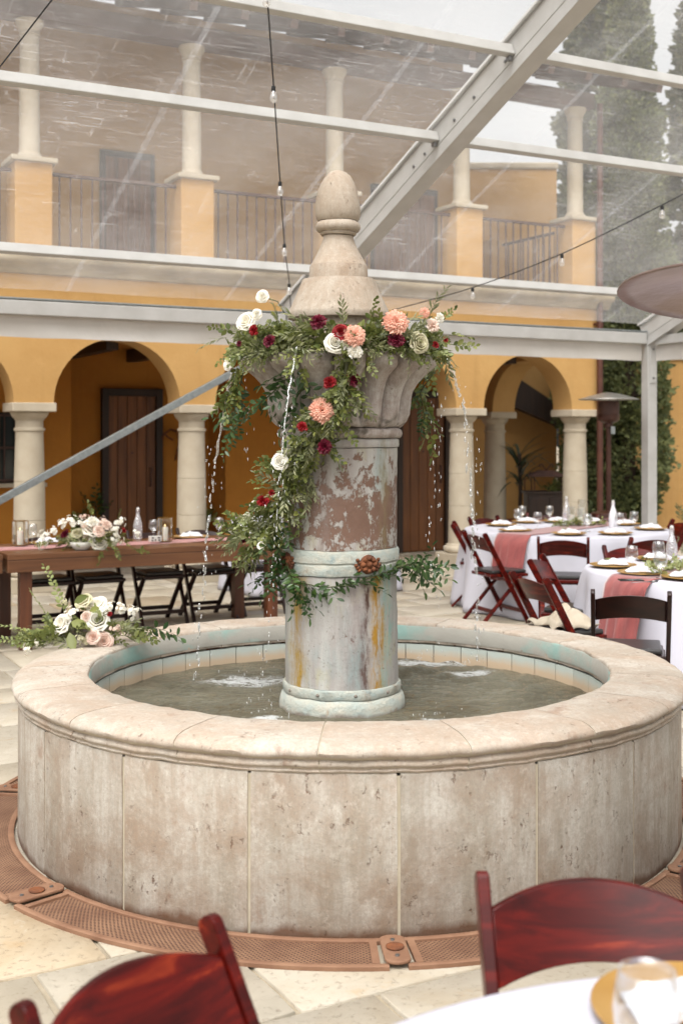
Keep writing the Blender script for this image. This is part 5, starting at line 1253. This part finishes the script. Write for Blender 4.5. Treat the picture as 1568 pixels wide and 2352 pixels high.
d = clampft(ftp(*c1(1005, 342)), .1); bx = thing('favour_box', 'small white box with black spots on the farm table', 'box', ft(d.x, d.y, .776), UANG)
MB().box((0, 0, .024), (.1, .05, .048)).build('box_body', M['ceramic'], bx, bevel=.003)
for (x, z, w) in ((-.028, .034, .02), (-.004, .016, .016), (.026, .034, .024), (.03, .014, .02), (-.032, .012, .014)): MB().box((x, -.0265, z), (w, .002, .01)).build('spot', M['phone'], bx, bevel=.003)

# ================================================================== FLOWER ARRANGEMENTS
def arrangement(t, c, flowers, greens, fdir):
    rr = random.Random(77)
    for (k, P, r) in flowers:
        put_flower(t, k, P, (P - c) * 2.2 + Vector((rr.uniform(-.1, .1), -.28, .16)), r, rr)
    for (kind, P, d, s) in greens: put_sprig(t, kind, P, Vector(d), rr, s)
rr = random.Random(5)
d = clampft(ftp(*c1(578, 400)), .11); BC = ft(d.x, max(.11, min(d.y, .2)), .7615)
CPc = thing('flower_centrepiece', 'low centrepiece of white roses and blush blooms in white bowl on farm table', 'flowers', BC)
MB().lathe([(0, 0), (.05, 0), (.055, .004), (.085, .035), (.095, .065), (.092, .067), (.08, .035), (0, .02)], 32).build('bowl', M['ceramic'], CPc, True)
kx = lambda x, y, dy=0: pt(*c1(x, y), BC.y + dy); sc_ = BC.y / FPX / 2.306 / 1.2245
cf = [('rose_white', 590, 250, 42), ('rose_white', 635, 330, 38), ('rose_cream', 545, 320, 36), ('carn_burg', 425, 290, 27), ('carn_cream', 475, 318, 32), ('stock_white', 415, 225, 36), ('stock_white', 460, 205, 34), ('stock_white', 310, 300, 44), ('stock_white', 300, 350, 42), ('stock_white', 735, 320, 46), ('stock_blush', 545, 185, 26), ('stock_white', 770, 200, 32), ('stock_white', 740, 260, 34), ('stock_white', 885, 280, 22), ('carn_blush', 610, 215, 30), ('stock_blush', 665, 200, 26), ('rose_blush', 640, 265, 24), ('carn_white', 600, 205, 28), ('stock_blush', 540, 245, 22), ('carn_red', 800, 262, 14), ('rose_blush', 570, 305, 22), ('stock_white', 350, 270, 30), ('stock_cream', 690, 290, 28), ('carn_blush', 690, 225, 24), ('rose_cream', 500, 280, 24), ('stock_white', 520, 215, 26)]
fl = [(k, kx(x, y, rr.uniform(-.09, .05)), r * sc_ * (1.5 if 'stock' not in k else 1.15)) for (k, x, y, r) in cf]
gr = []
for i in range(64):
    a = rr.uniform(0, 6.28); x = 580 + 250 * math.cos(a) * rr.random(); y = 330 + 60 * math.sin(a) * rr.random(); sx = (x - 580) / 250
    gr.append((rr.choices('adb', (4, 3, 1))[0], kx(x, y, rr.uniform(-.05, .12)), (sx * 1.3 + rr.gauss(0, .3), rr.gauss(-.25, .4), rr.gauss(.15 - .25 * abs(sx), .35)), .7))
for (x, y, dx, dz) in ((330, 390, -.3, -1), (420, 390, .1, -1), (740, 360, .4, -.8), (860, 370, 1, -.35), (900, 375, 1, -.3), (590, 160, 0, 1), (760, 190, .5, 1), (500, 200, -.3, 1), (310, 330, -1, -.3), (650, 390, .2, -1)): gr.append(('a', kx(x, y, -.06), (dx, -.25, dz), .72))
arrangement(CPc, BC + Vector((0, .02, .05)), fl, gr, 0)
AP = gz(225, 1478, .662); AR_ = thing('rim_arrangement', 'white and blush rose arrangement lying on the fountain rim at left', 'flowers', AP)
kx = lambda x, y, dy=0: pt(*c1(x, y), AP.y + dy); sc_ = AP.y / FPX / 2.306 / 1.2245
cf = [('rose_white', 402, 870, 50), ('rose_white', 632, 745, 50), ('rose_white', 636, 845, 54), ('rose_cream', 545, 722, 44), ('rose_blush', 676, 975, 42), ('rose_blush', 606, 950, 34), ('rose_blush', 560, 818, 28), ('stock_white', 480, 795, 44), ('stock_white', 840, 790, 40), ('stock_white', 782, 772, 42), ('stock_cream', 565, 985, 44), ('stock_cream', 540, 1035, 30), ('stock_white', 195, 1030, 36), ('stock_white', 250, 990, 22), ('stock_white', 712, 772, 40), ('carn_red', 712, 802, 14), ('stock_blush', 760, 890, 34), ('stock_white', 880, 785, 26), ('stock_cream', 520, 960, 30), ('stock_white', 440, 820, 32), ('carn_white', 690, 790, 26), ('stock_cream', 420, 730, 24), ('stock_cream', 405, 690, 16)]
fl = [(k, kx(x, y, rr.uniform(-.15, -.07) + (975 - y) * .00045), r * sc_ * (1.25 if 'stock' not in k else 1.05)) for (k, x, y, r) in cf]
gr = []
for i in range(62):
    u = rr.uniform(-1, 1); x = 560 + 330 * u; y = 960 - 120 * (1 - u * u) * rr.random() + rr.uniform(-20, 70) * (1 - abs(u)) ; P = kx(x, y, rr.uniform(-.1, .08))
    P.z = max(P.z, .675); gr.append((rr.choices('abd', (4, 2, 3))[0], P, (u * 1.3 + rr.gauss(0, .3), rr.gauss(-.3, .4), abs(rr.gauss(.1, .3))), .8))
for (x, y, dx, dz, kd) in ((330, 950, -1, .35, 'f'), (300, 990, -1, .08, 'f'), (420, 800, -.25, 1, 'f'), (380, 890, -.75, .8, 'f'), (270, 1020, -1, .0, 'a'), (850, 900, 1, .1, 'a'), (900, 890, 1, .05, 'c'), (820, 930, .9, -.02, 'a'), (780, 940, .6, 0, 'b'), (960, 890, 1, .0, 'c'), (300, 1040, -.6, 0, 'a'), (400, 1040, -.2, 0, 'b')):
    P = kx(x, y, -.03); P.z = max(P.z, .675); gr.append((kd, P, (dx, -.12, dz), .85))
arrangement(AR_, AP + Vector((0, .06, .03)), fl, gr, 0)
for (x, y, dx, dz, L) in ((480, 850, .5, -.1, .085), (500, 725, .6, .3, .07), (470, 920, .2, -.5, .08), (600, 780, .5, .2, .05)):
    m = MB(); leaf(m, Vector((0, 0, 0)), Vector((dx, -.3, dz)), Vector((0, -1, .6)), L * 1.25, L * .62, .1); m.build('broad_leaf', M['leaf_a'], AR_, True, fix=False, loc=kx(x - 20, y, -.11) - AP)

# ================================================================== PATIO HEATERS
def heater(loc, lab, dish_r, zt, tilt=(0, 0), dm='heater_steel'):
    t = thing('patio_heater', lab, 'patio heater', loc, 0, 'patio heaters')
    MB().lathe([(0, 0), (.23, 0), (.235, .02), (.235, .05), (.21, .06), (.205, .76), (.2, .78), (.1, .80), (.04, .81), (0, .81)], 36).build('tank_housing', M['heater_bronze'], t, 40)
    MB().lathe([(.03, .80), (.03, zt - .36)], 16, caps=False).build('pole', M['heater_bronze'], t, True)
    b = MB().lathe([(.03, zt - .40), (.05, zt - .38), (.05, zt - .34), (.115, zt - .31), (.125, zt - .29), (.125, zt - .235), (.12, zt - .23)], 28, caps=False).build('burner_head', M['heater_bronze'], t, 40)
    MB().lathe([(.12, zt - .232), (.122, zt - .1), (.118, zt - .08), (0, zt - .075)], 28).build('emitter_screen', M['iron'], b, 40)
    MB().box((.04, -.035, zt - .42), (.05, .05, .09)).build('valve_box', M['galv'], b, bevel=.006)
    d = MB().lathe([(0, .08), (.06, .078), (.1, .066), (dish_r * .5, .05), (dish_r * .9, .012), (dish_r, .0), (dish_r + .006, .002), (dish_r + .004, .008), (dish_r * .9, .02), (dish_r * .5, .058), (.1, .074), (0, .088)], 64).build('reflector_dish', M[dm], t, 50, loc=(0, 0, zt - .065))
    d.rotation_euler = (R(tilt[0]), R(tilt[1]), 0)
    for k in range(3): a = 2.1 * k + .4; MB().tube([(.11 * math.cos(a), .11 * math.sin(a), zt - .09), (.15 * math.cos(a), .15 * math.sin(a), zt - .01)], .006, 6).build('dish_strut', M['bolt'], t)
    return t
p = pt(1397, 1000, 14.05); heater((p.x, p.y, 0), 'bronze patio heater with pale dish in front of the cypress', .34, 2.16, dm='heater_pale')
heater((1.36, 3.92, 0), 'patio heater of which only the dish shows at right edge', .45, 2.2, (-6, 4))

# ================================================================== STRING LIGHTS
sock = MB().lathe([(.004, .0), (.013, -.004), (.0145, -.03), (.012, -.036), (0, -.036)], 14).mesh('socket', M['cable'], 40)
bulb = MB().lathe([(.011, -.034), (.014, -.045), (.021, -.062), (.0235, -.078), (.021, -.092), (.012, -.103), (0, -.107)], 18, caps=False).mesh('bulb', M['bulbglass'], True)
fila = MB().tube([(0, 0, -.04), (.003, 0, -.06), (-.003, 0, -.075), (.003, 0, -.088)], .0012, 4).mesh('filament', M['brass'])
def string(pts, bulbs, lab):
    P = [pt(*q) for q in pts]; o0 = P[0]; t = thing('string_lights', lab, 'string lights', o0, 0, 'festoon string lights')
    fine = []
    for i in range(len(P) - 1):
        for k in range(8):
            u = k / 8; a, b = P[i], P[i + 1]; c0 = P[max(i - 1, 0)]; c1_ = P[min(i + 2, len(P) - 1)]
            fine.append(.5 * ((2 * a) + (b - c0) * u + (2 * c0 - 5 * a + 4 * b - c1_) * u * u + (3 * a - c0 - 3 * b + c1_) * u ** 3))
    fine.append(P[-1]); MB().tube([p - o0 for p in fine], .0045, 6).build('cable', M['cable'], t, True)
    for i in bulbs:
        s = link('socket', sock, t, P[i] - o0 - Vector((0, 0, .002))); link('bulb', bulb, s); link('filament', fila, s)
string([(596, -220, 5.9), (612, -30, 6.6), (628, 195, 7.4), (643, 415, 8.6), (653, 558, 9.7), (664, 650, 10.8), (668, 715, 12.0)], (1, 2, 3, 4, 5), 'string of bulbs hanging down from top centre to behind the finial')
string([(900, 712, 11.9), (1085, 660, 11.0), (1290, 582, 10.1), (1520, 470, 9.2), (1640, 405, 8.8)], (1, 2, 3), 'string of bulbs crossing the roof at right of the finial')
string([(-60, 225, 6.9), (0, 152, 6.7), (118, 0, 6.3), (210, -120, 6.0)], (3,), 'black cable crossing the top left corner')

# ================================================================== PLANTS AND THE LANTERN CABINET BEHIND THE ARCADE
def pot(t, r, h): MB().lathe([(0, 0), (r * .7, 0), (r * .75, .01), (r, h - .03), (r * 1.08, h - .03), (r * 1.08, h), (r * .95, h), (r * .9, h - .04), (0, h - .04)], 24).build('pot', M['terracotta'], t, 40)
YP = pt(1192, 1000, 18.4); y = thing('yucca_plant', 'spiky dark yucca in a pot behind the arcade corner', 'plant', (YP.x, YP.y, 0)); pot(y, .22, .4)
MB().tube([(0, 0, .36), (.02, 0, .8), (0, 0, 1.4)], .03, 8).build('trunk', M['bark'], y, True); rr = random.Random(4)
for i in range(46):
    a = rr.uniform(0, 6.28); z = rr.uniform(.9, 1.4); L = rr.uniform(.6, .95); e = rr.uniform(.25, 1.3); m = MB(); dr = Vector((math.cos(a), math.sin(a), 0)); sd_ = Vector((-dr.y, dr.x, 0)); vs = []
    for k in range(6):
        u = k / 5; p = dr * L * u * math.cos(e * .6) + Vector((0, 0, z + L * u * math.sin(e) - .55 * L * u * u)); w_ = .028 * (1 - u) ** .6 * (.5 + u if u < .5 else 1); vs += [p - sd_ * w_, p + sd_ * w_]
    m.add(vs, [(2 * k, 2 * k + 1, 2 * k + 3, 2 * k + 2) for k in range(5)]); m.build('leaf', M['leaf_yucca'], y, True, fix=False)
def bush(px, Y, h, lab, kind='a', n=24, sd=1):
    P = pt(px, 1000, Y); P.z = 0; t = thing('potted_plant', lab, 'plant', P, 0, 'small potted plants'); pot(t, .14, .3); rr = random.Random(sd)
    for i in range(n): put_sprig(t, kind, P + Vector((rr.gauss(0, .05), rr.gauss(0, .05), .28 + rr.random() * (h - .45))), Vector((rr.gauss(0, .5), rr.gauss(0, .5), 1)), rr, 1.25)
    MB().tube([(0, 0, .25), (.01, 0, h - .15)], .008, 5).build('stem', M['bark'], t)
bush(182, 15.55, .78, 'small leafy potted plant at left of the recessed door', sd=1); bush(218, 15.7, .95, 'taller sprouting potted plant right beside the recessed door', 'c', 14, sd=2)
bush(477, 16.2, .8, 'small potted plant in the recess corner behind second column', sd=3); bush(1572, 13.4, .95, 'potted plant with dry stems at the right edge of photo', 'b', 26, sd=4)
CP_ = pt(1254, 1000, 18.0); cb = thing('lantern_cabinet', 'dark wood cabinet topped by an iron lantern frame behind the arcade', 'cabinet', (CP_.x, CP_.y, 0))
MB().box((0, 0, .42), (.62, .42, .80)).build('cabinet_body', M['darkwood'], cb, bevel=.008)
for sx in (-1, 1): MB().box((sx * .15, -.216, .42), (.27, .014, .68)).build('cabinet_door', M['darkwood'], cb, bevel=.004)
MB().box((0, 0, .835), (.68, .46, .035)).build('cabinet_top', M['darkwood'], cb, bevel=.005)
for (sx, sy) in ((-1, -1), (1, -1), (1, 1), (-1, 1)): MB().tube([(sx * .2, sy * .14, .85), (sx * .2, sy * .14, 1.07)], .009, 6).build('lantern_post', M['iron'], cb)
MB().add([(-.3, -.22, 1.07), (.3, -.22, 1.07), (.3, .22, 1.07), (-.3, .22, 1.07), (-.1, -.06, 1.16), (.1, -.06, 1.16), (.1, .06, 1.16), (-.1, .06, 1.16)], [(0, 1, 5, 4), (1, 2, 6, 5), (2, 3, 7, 6), (3, 0, 4, 7), (4, 5, 6, 7), (3, 2, 1, 0)]).build('lantern_roof', M['iron'], cb)
for sx in (-1, 1): MB().tube([(0, 0, 1.16), (sx * .03, 0, 1.2), (sx * .06, 0, 1.24), (sx * .1, 0, 1.25), (sx * .11, 0, 1.22), (sx * .08, 0, 1.21)], .009, 6).build('scroll', M['iron'], cb, True)
MB().tube([(-.32, 0, .85), (-.32, 0, 1.02), (-.27, 0, 1.04), (-.24, 0, 1.12), (-.18, 0, 1.13)], .01, 6).build('handle', M['iron'], cb, True)
rr = random.Random(8)
for i in range(16): link('ivy_sprig', rr.choice(SPR['a']), cb, (rr.uniform(.0, .22), rr.uniform(-.15, .1), rr.uniform(.86, 1.02)), (rr.uniform(-.6, 1.2), rr.uniform(-1, 1), rr.uniform(0, 6.28)), 1.1)
